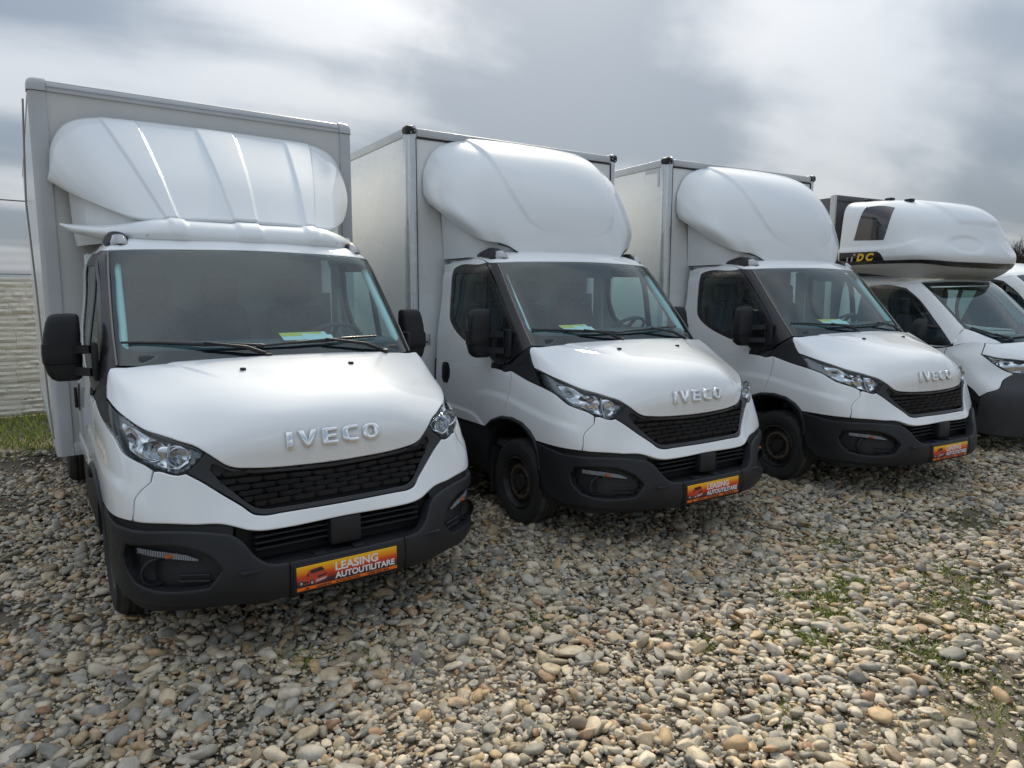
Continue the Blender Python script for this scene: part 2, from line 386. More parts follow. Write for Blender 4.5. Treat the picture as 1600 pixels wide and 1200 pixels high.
def segdist(pts, loop):
    d = np.full(len(pts), 1e9)
    for i in range(len(loop)):
        a, b = loop[i-1], loop[i]; ab = b-a; t = np.clip(((pts-a)@ab)/max(ab@ab, 1e-12), 0, 1)
        d = np.minimum(d, np.linalg.norm(pts-a-t[:, None]*ab, axis=1))
    return d
def sym_loop(uv):
    m = uv[::-1].copy(); m[:, 0] *= -1
    return np.concatenate([uv, m])
def panel_mesh(name, S, outline, holes=(), off=0.0, thick=.012, h=.04, bev=.003, sym=False, bstep=.02, corner=32, deep=None):
    """sheet trimmed from surface S by 3D outlines, rounded edge, folded rim"""
    def loopof(o, sy):
        uv = S.inv(o)
        if sy:
            uv[0, 0] = 0; uv[-1, 0] = 0; uv = sym_loop(uv)
        l = smooth_loop(uv, bstep, corner); l = np.clip(l, [S.U[0], S.V[0]], [S.U[-1], S.V[-1]])
        return l
    outer = loopof(outline, sym); hl = []
    for q in holes:
        o, sy = q; hl.append(loopof(o, sy))
    loops = [outer]+hl; allb = np.concatenate(loops); nb = len(allb); outs = []
    for k, l in enumerate(loops):
        t = np.roll(l, -1, 0)-np.roll(l, 1, 0); t /= np.maximum(np.linalg.norm(t, axis=1), 1e-9)[:, None]
        o = np.stack([t[:, 1], -t[:, 0]], 1); area = .5*np.sum(l[:, 0]*np.roll(l[:, 1], -1)-np.roll(l[:, 0], -1)*l[:, 1])
        if area < 0: o = -o
        if k > 0: o = -o
        outs.append(o)
    outv = np.concatenate(outs)
    lo, hi = outer.min(0), outer.max(0)
    gx = np.arange(lo[0]+h*.37, hi[0], h); gy = np.arange(lo[1]+h*.37, hi[1], h)
    if sym: gx = np.concatenate([-np.arange(0, hi[0], h)[1:][::-1], np.arange(0, hi[0], h)])
    g = np.stack(np.meshgrid(gx, gy), -1).reshape(-1, 2)
    ring = allb-outv*bev*1.3
    def ok(p, md):
        m = inside(p, outer)
        for q in hl: m &= ~inside(p, q)
        p = p[m]
        for l in loops: p = p[segdist(p, l) > md] if len(p) else p
        return p
    g = ok(g, h*.4); ring = ok(ring, bev*.8)
    pts = np.concatenate([allb, ring, g]); edges = []; k = 0
    for l in loops:
        n = len(l); edges += [(k+i, k+(i+1) % n) for i in range(n)]; k += n
    vv, ee, ff, ov, oe, of = delaunay_2d_cdt([Vector(p) for p in pts], edges, [], 0, 1e-7)
    uv = np.array([tuple(v) for v in vv]); tri = np.array([f[:] for f in ff if len(f) == 3])
    cen = uv[tri].mean(1); m = inside(cen, outer)
    for q in hl: m &= ~inside(cen, q)
    tri = tri[m]
    isb = np.full(len(uv), -1)
    for i, o in enumerate(ov):
        for j in o:
            if j < nb: isb[i] = j; break
    N = S.n(uv); P = S.p(uv)+N*off
    nrm = N.copy(); bi = np.where(isb >= 0)[0]; bj = isb[bi]
    e = 2e-3
    od = S.p(np.clip(uv[bi]+outv[bj]*e, [S.U[0], S.V[0]], [S.U[-1], S.V[-1]]))-S.p(np.clip(uv[bi]-outv[bj]*e, [S.U[0], S.V[0]], [S.U[-1], S.V[-1]]))
    od /= np.maximum(np.linalg.norm(od, axis=1), 1e-9)[:, None]
    P[bi] -= N[bi]*bev*.6
    nb_n = N[bi]+od*.8; nrm[bi] = nb_n/np.linalg.norm(nb_n, axis=1)[:, None]
    V = [P]; NN = [nrm]; F = []
    fn = np.cross(P[tri[:, 1]]-P[tri[:, 0]], P[tri[:, 2]]-P[tri[:, 0]]); flip = (fn*N[tri[:, 0]]).sum(1) < 0
    tri[flip] = tri[flip][:, ::-1]; F += [tuple(int(q) for q in t) for t in tri]
    if thick:
        b2 = {j: (int(i), od[q]) for q, (i, j) in enumerate(zip(bi, bj))}; k = 0; base = len(P); rv = []; rn = []
        for l in loops:
            n = len(l)
            for i in range(n):
                vi, o = b2.get(k+i, (None, None))
                if vi is None: vi, o = b2.get(k+(i-1) % n, (0, np.array([0, 0, 1.])))
                rv += [P[vi], P[vi]-N[vi]*thick]; rn += [o, o]
            for i in range(n):
                a, b = base+2*(k+i), base+2*(k+(i+1) % n); q = (a, a+1, b+1, b)
                pa, pb, pc = rv[2*(k+i)], rv[2*(k+i)+1], rv[2*(k+(i+1) % n)]
                if np.dot(np.cross(pb-pa, pc-pa), rn[2*(k+i)]) < 0: q = q[::-1]
                F.append(q)
            k += n
        V.append(np.array(rv)); NN.append(np.array(rn))
    V = np.concatenate(V); NN = np.concatenate(NN)
    me = bpy.data.meshes.new(name); me.from_pydata([tuple(v) for v in V], [], F); me.update()
    me.polygons.foreach_set('use_smooth', [True]*len(me.polygons))
    me.normals_split_custom_set_from_vertices([tuple(n) for n in NN]); me.update()
    return me
def mirror_panel(me, name):
    v = np.zeros(len(me.vertices)*3); me.vertices.foreach_get('co', v); v = v.reshape(-1, 3)*[-1, 1, 1]
    nn = np.zeros((len(me.vertices), 3))
    cn = np.zeros(len(me.loops)*3); me.corner_normals.foreach_get('vector', cn); cn = cn.reshape(-1, 3)
    for l in me.loops: nn[l.vertex_index] = cn[l.index]
    nn *= [-1, 1, 1]
    m2 = bpy.data.meshes.new(name); m2.from_pydata([tuple(q) for q in v], [], [tuple(p.vertices)[::-1] for p in me.polygons]); m2.update()
    m2.polygons.foreach_set('use_smooth', [True]*len(m2.polygons)); m2.normals_split_custom_set_from_vertices([tuple(q) for q in nn]); m2.update()
    return m2
def surf_mesh(name, S, off=0.0, nu=80, nv=40, u0=None, u1=None, v0=None, v1=None, mask=None, cut=()):
    us = np.linspace(S.U[0] if u0 is None else u0, S.U[-1] if u1 is None else u1, nu); vs_ = np.linspace(S.V[0] if v0 is None else v0, S.V[-1] if v1 is None else v1, nv)
    uv = np.stack(np.meshgrid(us, vs_), -1).reshape(-1, 2); P = S.p(uv)+S.n(uv)*off
    F = []; M_ = np.zeros(len(uv), bool)
    cc = uv+[(us[1]-us[0])/2, (vs_[1]-vs_[0])/2]
    for o in cut:
        l = S.inv(o)
        for sg in (1, -1): M_ |= inside(cc, l*[sg, 1])
    for i in range(nv-1):
        for j in range(nu-1):
            q = (i*nu+j, i*nu+j+1, (i+1)*nu+j+1, (i+1)*nu+j)
            if mask is None or not (M_[q[0]] or mask(P[list(q)].mean(0))): F.append(q)
    me = bpy.data.meshes.new(name); me.from_pydata([tuple(p) for p in P], [], F); finish(me, 60); return me

# ------------------------------------------------------------------ ground, gravel, stones, grass
def ground_material():
    m = bpy.data.materials.new('soil'); m.use_nodes = True; nt = m.node_tree; L = nt.links; b = nt.nodes['Principled BSDF']
    t = nt.nodes.new('ShaderNodeTexCoord')
    n = nt.nodes.new('ShaderNodeTexNoise'); n.inputs['Scale'].default_value = 1.3; n.inputs['Detail'].default_value = 8; L.new(t.outputs['Object'], n.inputs[0])
    v = nt.nodes.new('ShaderNodeTexVoronoi'); v.inputs['Scale'].default_value = 38; L.new(t.outputs['Object'], v.inputs[0])
    r = nt.nodes.new('ShaderNodeValToRGB'); e = r.color_ramp.elements
    e[0].position = .3; e[0].color = (.075, .062, .042, 1); e[1].position = .7; e[1].color = (.24, .205, .145, 1); L.new(n.outputs[0], r.inputs[0])
    mx = nt.nodes.new('ShaderNodeMix'); mx.data_type = 'RGBA'; mx.blend_type = 'MULTIPLY'; mx.inputs[0].default_value = .35
    L.new(r.outputs[0], mx.inputs[6]); L.new(v.outputs['Distance'], mx.inputs[7]); L.new(mx.outputs[2], b.inputs['Base Color'])
    bp = nt.nodes.new('ShaderNodeBump'); bp.inputs['Distance'].default_value = .02; bp.inputs['Strength'].default_value = .9; n3 = nt.nodes.new('ShaderNodeTexNoise'); n3.inputs['Scale'].default_value = 45; n3.inputs['Detail'].default_value = 8; n3.inputs['Roughness'].default_value = .7; L.new(t.outputs['Object'], n3.inputs[0]); L.new(n3.outputs[0], bp.inputs['Height']); L.new(bp.outputs[0], b.inputs['Normal'])
    b.inputs['Roughness'].default_value = .95
    MAT['soil'] = m
def pebble_material():
    m = bpy.data.materials.new('pebble'); m.use_nodes = True; nt = m.node_tree; L = nt.links; b = nt.nodes['Principled BSDF']
    oi = nt.nodes.new('ShaderNodeObjectInfo'); r = nt.nodes.new('ShaderNodeValToRGB'); r.color_ramp.interpolation = 'LINEAR'
    cols = [(.0, (0.177, 0.172, 0.148)), (.12, (0.295, 0.275, 0.229)), (.24, (0.425, 0.380, 0.301)), (.34, (0.542, 0.469, 0.356)), (.44, (0.483, 0.380, 0.238)), (.52, (0.224, 0.214, 0.174)), (.60, (0.365, 0.297, 0.196)), (.68, (0.623, 0.536, 0.408)),
            (.75, (0.283, 0.250, 0.182)), (.81, (0.436, 0.287, 0.140)), (.86, (0.124, 0.120, 0.106)), (.91, (0.460, 0.323, 0.170)), (.955, (0.271, 0.151, 0.085)), (1.0, (0.589, 0.459, 0.289))]
    while len(r.color_ramp.elements) < len(cols): r.color_ramp.elements.new(.5)
    for e, (p, c) in zip(r.color_ramp.elements, cols): e.position = p; e.color = (*c, 1)
    L.new(oi.outputs['Random'], r.inputs[0])
    t = nt.nodes.new('ShaderNodeTexCoord'); mp = nt.nodes.new('ShaderNodeVectorMath'); mp.operation = 'ADD'; L.new(t.outputs['Object'], mp.inputs[0])
    cx = nt.nodes.new('ShaderNodeMath'); cx.operation = 'MULTIPLY'; cx.inputs[1].default_value = 91; L.new(oi.outputs['Random'], cx.inputs[0]); L.new(cx.outputs[0], mp.inputs[1])
    n = nt.nodes.new('ShaderNodeTexNoise'); n.inputs['Scale'].default_value = 2.2; n.inputs['Detail'].default_value = 7; n.inputs['Roughness'].default_value = .65; L.new(mp.outputs[0], n.inputs[0])
    mr = nt.nodes.new('ShaderNodeMapRange'); mr.inputs[1].default_value = .3; mr.inputs[2].default_value = .7; mr.inputs[3].default_value = .66; mr.inputs[4].default_value = 1.28; L.new(n.outputs[0], mr.inputs[0])
    mx = nt.nodes.new('ShaderNodeMix'); mx.data_type = 'RGBA'; mx.blend_type = 'MULTIPLY'; mx.inputs[0].default_value = 1; L.new(r.outputs[0], mx.inputs[6]); L.new(mr.outputs[0], mx.inputs[7])
    L.new(mx.outputs[2], b.inputs['Base Color']); b.inputs['Roughness'].default_value = .62
    n2 = nt.nodes.new('ShaderNodeTexNoise'); n2.inputs['Scale'].default_value = 9; n2.inputs['Detail'].default_value = 5; L.new(mp.outputs[0], n2.inputs[0])
    bp = nt.nodes.new('ShaderNodeBump'); bp.inputs['Strength'].default_value = .35; bp.inputs['Distance'].default_value = .004; L.new(n2.outputs[0], bp.inputs['Height']); L.new(bp.outputs[0], b.inputs['Normal'])
    MAT['pebble'] = m
ground_material(); pebble_material()
gme = bpy.data.meshes.new('ground'); gme.from_pydata([(-600, -600, 0), (600, -600, 0), (600, 600, 0), (-600, 600, 0)], [], [(0, 1, 2, 3)])
ground = obj('ground', gme, 'soil'); ground['kind'] = 'structure'
def pebble_mesh(seed, sub=3):
    rg = np.random.default_rng(seed); b = bmesh.new(); bmesh.ops.create_icosphere(b, subdivisions=sub, radius=.5)
    ax = np.array([1.0, rg.uniform(.58, .88), rg.uniform(.34, .58)]); sq = rg.uniform(2.0, 2.9)
    ph = rg.uniform(0, 6, (5, 3)); dr = rg.normal(size=(5, 3))
    cuts = rg.normal(size=(5, 3)); cuts /= np.linalg.norm(cuts, axis=1)[:, None]
    for v in b.verts:
        d = np.array(v.co)*2; k = (np.abs(d)**sq).sum()**(-1/sq); d = d*k
        w = 1+sum(.05*math.sin(2.2*float(d@dr[i])+ph[i, 0]) for i in range(5))
        for c in cuts:
            o = float(d@c)-.74
            if o > 0: d = d-c*o*.75
        v.co = Vector(d*w*ax*.5)
    me = bpy.data.meshes.new('pebble'); b.to_mesh(me); b.free(); finish(me, 180); me.materials.append(MAT['pebble']); return me
PEB = [pebble_mesh(100+i, 3 if i < 4 else 2) for i in range(10)]
cam2 = np.array([CAM.x, CAM.y]); fw2 = np.array([_f.x, _f.y])/math.hypot(_f.x, _f.y); rt2 = np.array([fw2[1], -fw2[0]])
DIRT = [(-1.75, 1.3, .45), (-2.3, .9, .4), (-2.0, 2.4, .7), (-1.8, 3.6, .7), (-2.4, 4.6, .8), (-1.5, 5.4, .7), (-3.1, 3.4, .8), (-2.9, 2.0, .5), (2.04, -2.05, .30), (1.8, -2.3, .35), (2.4, -2.1, .22), (1.11, -1.48, .13), (1.85, -1.27, .16), (2.45, -1.15, .14), (2.75, -1.05, .12), (3.3, -.65, .12), (-2.4, 1.8, .5), (-2.2, 3.0, .6), (2.2, -1.75, .22), (2.9, -1.6, .25), (1.45, -1.05, .10), (3.4, -1.5, .3), (4.6, -1.0, .35), (.9, -.45, .14), (2.2, -1.25, .12)]
def gravel_points(n, lo, hi, rng):
    p = np.stack([rng.uniform(lo[0], hi[0], n), rng.uniform(lo[1], hi[1], n)], 1)
    q = p-cam2; f = q@fw2; r = q@rt2
    return p[(f > 1.7) & (np.abs(r) < f*.80+1.3)]
rg = np.random.default_rng(21)
A0, A1 = (-8.5, -5.2), (13.5, 8.9)
area = (A1[0]-A0[0])*(A1[1]-A0[1])
P = gravel_points(int(area*2300), A0, A1, rg)
P = P[~((P[:, 1] > 1.7) & (P[:, 0] > -.8) & (rg.uniform(size=len(P)) < .9))]
dcam = np.linalg.norm(P-cam2, axis=1)
keep = rg.uniform(size=len(P)) < np.clip(1.25-dcam/11, .28, 1)
for (x, y, r0) in DIRT:
    d = np.linalg.norm((P-[x, y])*[1, 1.2], axis=1); keep &= rg.uniform(size=len(P)) < np.clip((.22 if x > -1.4 else .12)+(.78 if x > -1.4 else .88)*sstep(d+.05*rg.normal(size=len(P)), r0*.5, r0*1.3), 0, 1)
keep &= ~((P[:, 1] > 6.2+.5*np.sin(P[:, 0]*2.1)) & (P[:, 0] < 2))
P = P[keep]; n0 = len(P)
Pf = gravel_points(int(area*900), A0, A1, rg); Pf = Pf[(np.linalg.norm(Pf-cam2, axis=1) < 5.5) & (Pf[:, 1] < 1.0)]
P = np.concatenate([P, Pf]); n = len(P); dcam = np.linalg.norm(P-cam2, axis=1)
dia = np.clip(np.exp(rg.normal(math.log(.0275), .46, n)), .012, .095)*np.clip(.92+dcam*.03, 1, 1.25)
dia[n0:] = rg.uniform(.007, .017, n-n0)
scl = np.stack([dia*rg.uniform(.9, 1.25, n), dia*rg.uniform(.9, 1.1, n), dia*rg.uniform(.8, 1.15, n)], 1)
rot = np.stack([rg.normal(0, .35, n), rg.normal(0, .35, n), rg.uniform(0, 6.283, n)], 1)
zz = dia*.16+np.abs(rg.normal(0, .007, n))+.010*(np.sin(P[:, 0]*2.3+1.1)*np.sin(P[:, 1]*1.9)+.6*np.sin(P[:, 0]*5.1)*np.sin(P[:, 1]*4.3+.5))
gm = bpy.data.meshes.new('gravel'); gm.vertices.add(n); gm.vertices.foreach_set('co', np.concatenate([P, zz[:, None]], 1).astype(np.float32).ravel())
for nm, tp, dat, fld in (('rot', 'FLOAT_VECTOR', rot, 'vector'), ('scl', 'FLOAT_VECTOR', scl, 'vector'), ('idx', 'INT', np.where(dcam < 4.4, rg.integers(0, 10, n), rg.integers(4, 10, n)), 'value')):
    a = gm.attributes.new(nm, tp, 'POINT'); a.data.foreach_set(fld, dat.astype(np.int32 if tp == 'INT' else np.float32).ravel())
gm.update(); gravel = obj('gravel', gm, None); gravel['kind'] = 'stuff'; gravel['label'] = 'loose grey and tan river gravel covering the whole yard'
gcol = bpy.data.collections.new('pebble_shapes')
for i, me in enumerate(PEB):
    o = bpy.data.objects.new('pebble_shape', me); gcol.objects.link(o)
ng = bpy.data.node_groups.new('scatter_gravel', 'GeometryNodeTree')
ng.interface.new_socket('Geometry', in_out='INPUT', socket_type='NodeSocketGeometry'); ng.interface.new_socket('Geometry', in_out='OUTPUT', socket_type='NodeSocketGeometry')
gi, go = ng.nodes.new('NodeGroupInput'), ng.nodes.new('NodeGroupOutput'); ci = ng.nodes.new('GeometryNodeCollectionInfo'); ci.inputs[0].default_value = gcol; ci.inputs['Separate Children'].default_value = True; ci.inputs['Reset Children'].default_value = True
ip = ng.nodes.new('GeometryNodeInstanceOnPoints'); ip.inputs['Pick Instance'].default_value = True
def attr(nm, tp):
    a = ng.nodes.new('GeometryNodeInputNamedAttribute'); a.data_type = tp; a.inputs[0].default_value = nm; return a.outputs[0]
ng.links.new(gi.outputs[0], ip.inputs['Points']); ng.links.new(ci.outputs[0], ip.inputs['Instance']); ng.links.new(attr('idx', 'INT'), ip.inputs['Instance Index'])
e2r = ng.nodes.new('FunctionNodeEulerToRotation'); ng.links.new(attr('rot', 'FLOAT_VECTOR'), e2r.inputs[0]); ng.links.new(e2r.outputs[0], ip.inputs['Rotation']); ng.links.new(attr('scl', 'FLOAT_VECTOR'), ip.inputs['Scale'])
ng.links.new(ip.outputs[0], go.inputs[0])
md = gravel.modifiers.new('scatter', 'NODES'); md.node_group = ng
# the 300 largest stones, one object each
rg = np.random.default_rng(5); SP = gravel_points(2600, (-4.5, -4.6), (6.5, 3.5), rg); SP = SP[np.argsort(np.linalg.norm(SP-cam2, axis=1)+rg.uniform(0, 2.5, len(SP)))]
chosen = []
for q in SP:
    if len(chosen) >= 300: break
    if all(np.hypot(*(q-c)) > .10 for c in chosen[-300:]) and not (abs(q[0]) < 1.0 and q[1] > .6): chosen.append(q)
for i, q in enumerate(chosen):
    o = bpy.data.objects.new('stone', PEB[i % 4]); link(o, ground)
    s = float(np.clip(np.exp(rg.normal(math.log(.074), .20)), .055, .125))
    o.location = (q[0], q[1], s*.20); o.scale = (s*1.15, s, s*rg.uniform(.75, 1.0)); o.rotation_euler = (rg.normal(0, .18), rg.normal(0, .18), rg.uniform(0, 6.28))

def grass_material(name, c0, c1):
    m = bpy.data.materials.new(name); m.use_nodes = True; nt = m.node_tree; L = nt.links; b = nt.nodes['Principled BSDF']
    g = nt.nodes.new('ShaderNodeNewGeometry'); r = nt.nodes.new('ShaderNodeValToRGB'); r.color_ramp.elements[0].color = (*c0, 1); r.color_ramp.elements[1].color = (*c1, 1)
    L.new(g.outputs['Random Per Island'], r.inputs[0]); L.new(r.outputs[0], b.inputs['Base Color']); b.inputs['Roughness'].default_value = .7; MAT[name] = m
grass_material('grass', (.11, .18, .02), (.33, .38, .06)); grass_material('moss', (.11, .16, .02), (.30, .33, .06)); grass_material('dry_leaf', (.07, .035, .018), (.16, .08, .04))
def blades(name, pts, hmin, hmax, w, m, lean, rng):
    V = []; F = []
    for (x, y) in pts:
        a = rng.uniform(0, 6.28); h = rng.uniform(hmin, hmax); l = rng.uniform(.1, lean)*h; b = rng.uniform(0, 6.28)
        dx, dy = math.cos(a)*w*rng.uniform(.6, 1.2), math.sin(a)*w; lx, ly = math.cos(b)*l, math.sin(b)*l; k = len(V); z0 = .0
        V += [(x-dx, y-dy, z0), (x+dx, y+dy, z0), (x+lx*.4+dx*.7, y+ly*.4+dy*.7, h*.6), (x+lx*.4-dx*.7, y+ly*.4-dy*.7, h*.6), (x+lx, y+ly, h)]
        F += [(k, k+1, k+2, k+3), (k+3, k+2, k+4)]
    me = bpy.data.meshes.new(name); me.from_pydata(V, [], F); me.update(); o = obj(name, me, m); o['kind'] = 'stuff'; return o
rg = np.random.default_rng(11)
q = np.stack([rg.uniform(-9, 1.5, 24000), rg.uniform(5.6, 8.75, 24000)], 1); q = q[(q[:, 1] > 6.3+.55*np.sin(q[:, 0]*2.1)+.25*np.sin(q[:, 0]*6.3)) | (rg.uniform(size=len(q)) < .12)]
blades('grass', q, .03, .085, .006, 'grass', 1.1, rg)['label'] = 'short green grass strip growing at the foot of the concrete fence'
pts = []
for (x, y, s, k) in [(1.75, -1.28, .10, 150), (1.9, -1.34, .08, 90), (2.45, -1.17, .12, 170), (2.75, -1.05, .09, 110), (2.3, -.95, .08, 60), (3.3, -.65, .15, 120), (1.35, -1.0, .06, 40), (2.0, -2.1, .2, 90), (1.2, -1.62, .06, 40), (-.29, -.05, .05, 40), (-.05, -.2, .05, 40), (.95, -.35, .1, 60), (2.9, -1.5, .3, 120), (3.8, -1.2, .4, 120), (-2.3, 2.4, .4, 150), (2.15, -1.25, .13, 160), (2.25, -1.75, .16, 150), (2.9, -1.6, .16, 110), (3.4, -1.45, .2, 120), (1.5, -1.15, .10, 90), (.9, -.45, .12, 60), (4.5, -1.0, .3, 120)]:
    pts.append(rg.normal((x, y), s, (k*4, 2)))
blades('weeds', np.concatenate(pts), .012, .040, .0038, 'moss', 1.6, rg)['label'] = 'small green weeds sprouting between the gravel stones'
pts = [rg.normal(c, s, (k, 2)) for c, s, k in (((1.11, -1.48), .10, 130), ((-.1, -.42), .07, 50), ((.2, -.75), .06, 40), ((.5, -1.0), .06, 40))]
blades('dead_leaves', np.concatenate(pts), .012, .035, .008, 'dry_leaf', 1.8, rg)['label'] = 'brown dry leaf litter caught between the gravel stones'

# ------------------------------------------------------------------ precast concrete fence
mat('concrete', (.66, .645, .58), .9, noise=(6, .16), bump=(60, .5)); mat('concrete_joint', (.46, .435, .36), .95, noise=(8, .2))
FY = 8.72
fence = thing('concrete_fence', 'beige precast concrete fence with split stone relief behind the trucks', 'fence', (0, FY, 0))
rg = np.random.default_rng(3)
def rock_mesh(seed, sub=2):
    r2 = np.random.default_rng(seed); b = bmesh.new(); nx, nz = 4, 2; V = {}
    pts = []; F = []
    for i in range(nx+1):
        for j in range(nz+1):
            e = (i in (0, nx)) or (j in (0, nz)); pts.append((i/nx-.5+(0 if e else r2.uniform(-.06, .06)), (0 if e else -r2.uniform(.35, 1.0)), j/nz-.5+(0 if e else r2.uniform(-.1, .1))))
    for i in range(nx):
        for j in range(nz): F.append((i*(nz+1)+j, (i+1)*(nz+1)+j, (i+1)*(nz+1)+j+1, i*(nz+1)+j+1))
    me = bpy.data.meshes.new('stone_facing'); me.from_pydata(pts, [], F); finish(me, 25); me.materials.append(MAT['concrete']); b.free(); return me
ROCK = [rock_mesh(i) for i in range(8)]
for bay in range(-5, 4):
    x0 = -1.75+bay*2.06
    MB().box(x0-.07, x0+.07, -.05, .09, -.3, 2.0, .012).build('fence_post', 'concrete', fence)
    if x0 > 4: continue
    for k in range(4):
        z0 = .02+k*.475
        pl = MB().box(x0+.06, x0+2.0, .0, .05, z0, z0+.47, .006).build('fence_panel', 'concrete_joint', fence)
        if -2.2 < x0 < 1.0 or bay in (-1, 0):
            zc_ = z0+.012
            for row in range(6):
                hh = .074; x = x0+.075
                while x < x0+1.97:
                    w = min(rg.uniform(.10, .40), x0+1.985-x); jz = rg.normal(0, .006); jh = rg.uniform(.82, 1.18)
                    if w > .05 and -2.6 < x < .9:
                        s = bpy.data.objects.new('stone_facing', ROCK[int(rg.integers(8))]); link(s, pl)
                        s.location = (x+w/2, -.001, zc_+row*.0745+hh/2+jz); s.scale = (w-.004, rg.uniform(.010, .040), (hh-.003)*jh)
                    x += w
    MB().box(x0+.06, x0+2.0, -.012, .06, 1.921, 1.95, .004).build('coping', 'concrete', fence)
# wires behind the fence and the cord beside the first truck
def wire(name, a, b, sag, r, label):
    pts = [Vector(a).lerp(Vector(b), t/24)-Vector((0, 0, sag*4*(t/24)*(1-t/24))) for t in range(25)]
    tag(MB().tube(pts, r, 6).build(name, 'wire'), label, 'wire')
wire('overhead_wire', (-30, 14.0, 4.7), (6, 14.0, 3.55), .35, .012, 'thin overhead cable crossing the sky beside the box of the ribbed spoiler truck')
wire('fence_wire', (-14, 9.3, 2.05), (3.5, 9.3, 2.02), .02, .006, 'thin wire strung just above the concrete fence')

# ------------------------------------------------------------------ bare trees far off on the right
mat('bark', (.085, .066, .052), .95, noise=(5, .3))
def bare_tree(seed, H):
    r3 = random.Random(seed); mb = MB(); tr = MB()
    def branch(m_, p, d, L, r, lv):
        pts = [p]; rr = [r]
        for i in range(3):
            d = (d+Vector((r3.uniform(-.25, .25), r3.uniform(-.25, .25), r3.uniform(-.05, .2)))).normalized(); p = p+d*L/3; pts.append(p); rr.append(r*(1-.25*(i+1)))
        m_.tube(pts, rr, 5 if lv < 2 else 3)
        if lv < 4:
            for k in range(r3.randint(4, 5)):
                t = r3.uniform(.35, 1); q = pts[1].lerp(pts[-1], t); a = r3.uniform(0, 6.28)
                dd = (d*.75+Vector((math.cos(a), math.sin(a), r3.uniform(.1, .7)))*.75).normalized(); branch(mb, q, dd, L*r3.uniform(.5, .72), max(r*.55, .022), lv+1)
    branch(tr, Vector((0, 0, -.2)), Vector((0, 0, 1)), H*.4, H*.018, 0)
    return tr.mesh('trunk', 60, fixn=False), mb.mesh('crown', 60, fixn=False)
TREES = [bare_tree(i, 7.0) for i in range(4)]
TL = ['bare brown tree with a broad twiggy crown behind the vans', 'bare brown tree leaning slightly in the row behind the vans', 'tall bare brown tree in the row behind the vans', 'thin bare brown tree in the row behind the vans']
for i in range(28):
    k = i % 4; x = 48.5+i*.30+random.uniform(-1.5, 3.0); y = 18.5-i*.30+random.uniform(-.6, .6)
    t = thing('bare_tree', 'leafless brown tree in the distant row beyond the white vans', 'tree', (x, y, 0), random.uniform(0, 6.28), 'leafless trees beyond the vans')
    s = random.uniform(.75, 1.05); t.scale = (s, s, s)
    obj('trunk', TREES[k][0], None if TREES[k][0].materials else 'bark', t); obj('crown', TREES[k][1], None if TREES[k][1].materials else 'bark', t)

# ------------------------------------------------------------------ the cab shared by the three box trucks
def body_relief(P):
    x, y, z = np.abs(P[:, 0]), P[:, 1], P[:, 2]
    # bonnet: raised centre field with a crease running back and outwards
    ax, ay, bx, by = .40, .56, .64, .93
    nx, ny = -(by-ay), (bx-ax); L = math.hypot(nx, ny); sd = ((x-ax)*nx+(y-ay)*ny)/L
    d = .008*sstep(sd, -.004, .016)*sstep(y, .58, .80)*sstep(z, 1.24, 1.30)*(x < .9)
    # wheel-arch flare: shoulder line on wing and door
    zl = np.interp(y, [.25, .40, .70, 1.14, 1.40, 1.62], [.85, .87, .915, .985, 1.0, .97])
    side = sstep(x, .84, .93)
    d = d+.011*sstep(zl-z, -.012, .05)*side*sstep(-y, -1.72, -1.42)*sstep(y, .30, .5)*sstep(z, .60, .70)
    # door: lower moulding
    zl2 = np.interp(y, [1.48, 1.62, 1.75, 2.4], [.70, .765, .79, .805])
    d = d+.010*sstep(zl2-z, -.008, .024)*side*sstep(y, 1.42, 1.50)
    return d
SB = Disp(Surf(BODY), body_relief); SG = Surf(GREEN)
HOODLOW = [(.928, .873, 1.215), (.907, .728, 1.18), (.866, .58, 1.14), (.815, .475, 1.104), (.74, .39, 1.077), (.68, .335, 1.052), (.642, .305, 1.039), (.598, .268, 1.008), (.547, .237, .965), (.512, .222, .938), (.48, .212, .925), (.414, .196, .916), (.329, .18, .909), (.15, .168, .903), (0, .165, .90)]
HOOD = [(0, .858, 1.387), (.2, .858, 1.386), (.4, .872, 1.38), (.57, .893, 1.373), (.72, .92, 1.366), (.82, .95, 1.36), (.865, .968, 1.357), (.890, .980, 1.350), (.903, .968, 1.325), (.913, .948, 1.302), (.922, .918, 1.259)]+HOODLOW
HEADLIGHT = [(.930, .875, 1.207), (.909, .73, 1.171), (.868, .58, 1.131), (.816, .475, 1.096), (.742, .39, 1.069), (.682, .335, 1.044), (.644, .305, 1.031), (.602, .268, 1.000), (.653, .27, .945), (.685, .274, .920), (.710, .281, .912), (.743, .296, .918), (.79, .327, .937), (.834, .367, .959), (.876, .425, .981), (.910, .505, 1.004), (.922, .565, 1.034), (.928, .605, 1.055), (.944, .70, 1.084), (.950, .775, 1.10)]
GRILLE = [(0, .165, .889), (.329, .18, .898), (.414, .194, .905), (.478, .21, .914), (.51, .22, .927), (.543, .235, .954), (.594, .264, .997), (.647, .268, .940), (.679, .272, .916), (.609, .236, .866), (.512, .181, .789), (.463, .15, .751), (.42, .121, .715), (.388, .11, .706), (.301, .098, .705), (0, .086, .705)]
GRILLE_IN = [(0, .155, .876), (.33, .175, .886), (.42, .19, .892), (.48, .207, .901), (.515, .22, .914), (.55, .235, .938), (.572, .243, .945), (.585, .240, .920), (.555, .213, .875), (.50, .182, .818), (.452, .155, .768), (.412, .128, .738), (.38, .118, .729), (.30, .105, .727), (0, .095, .727)]
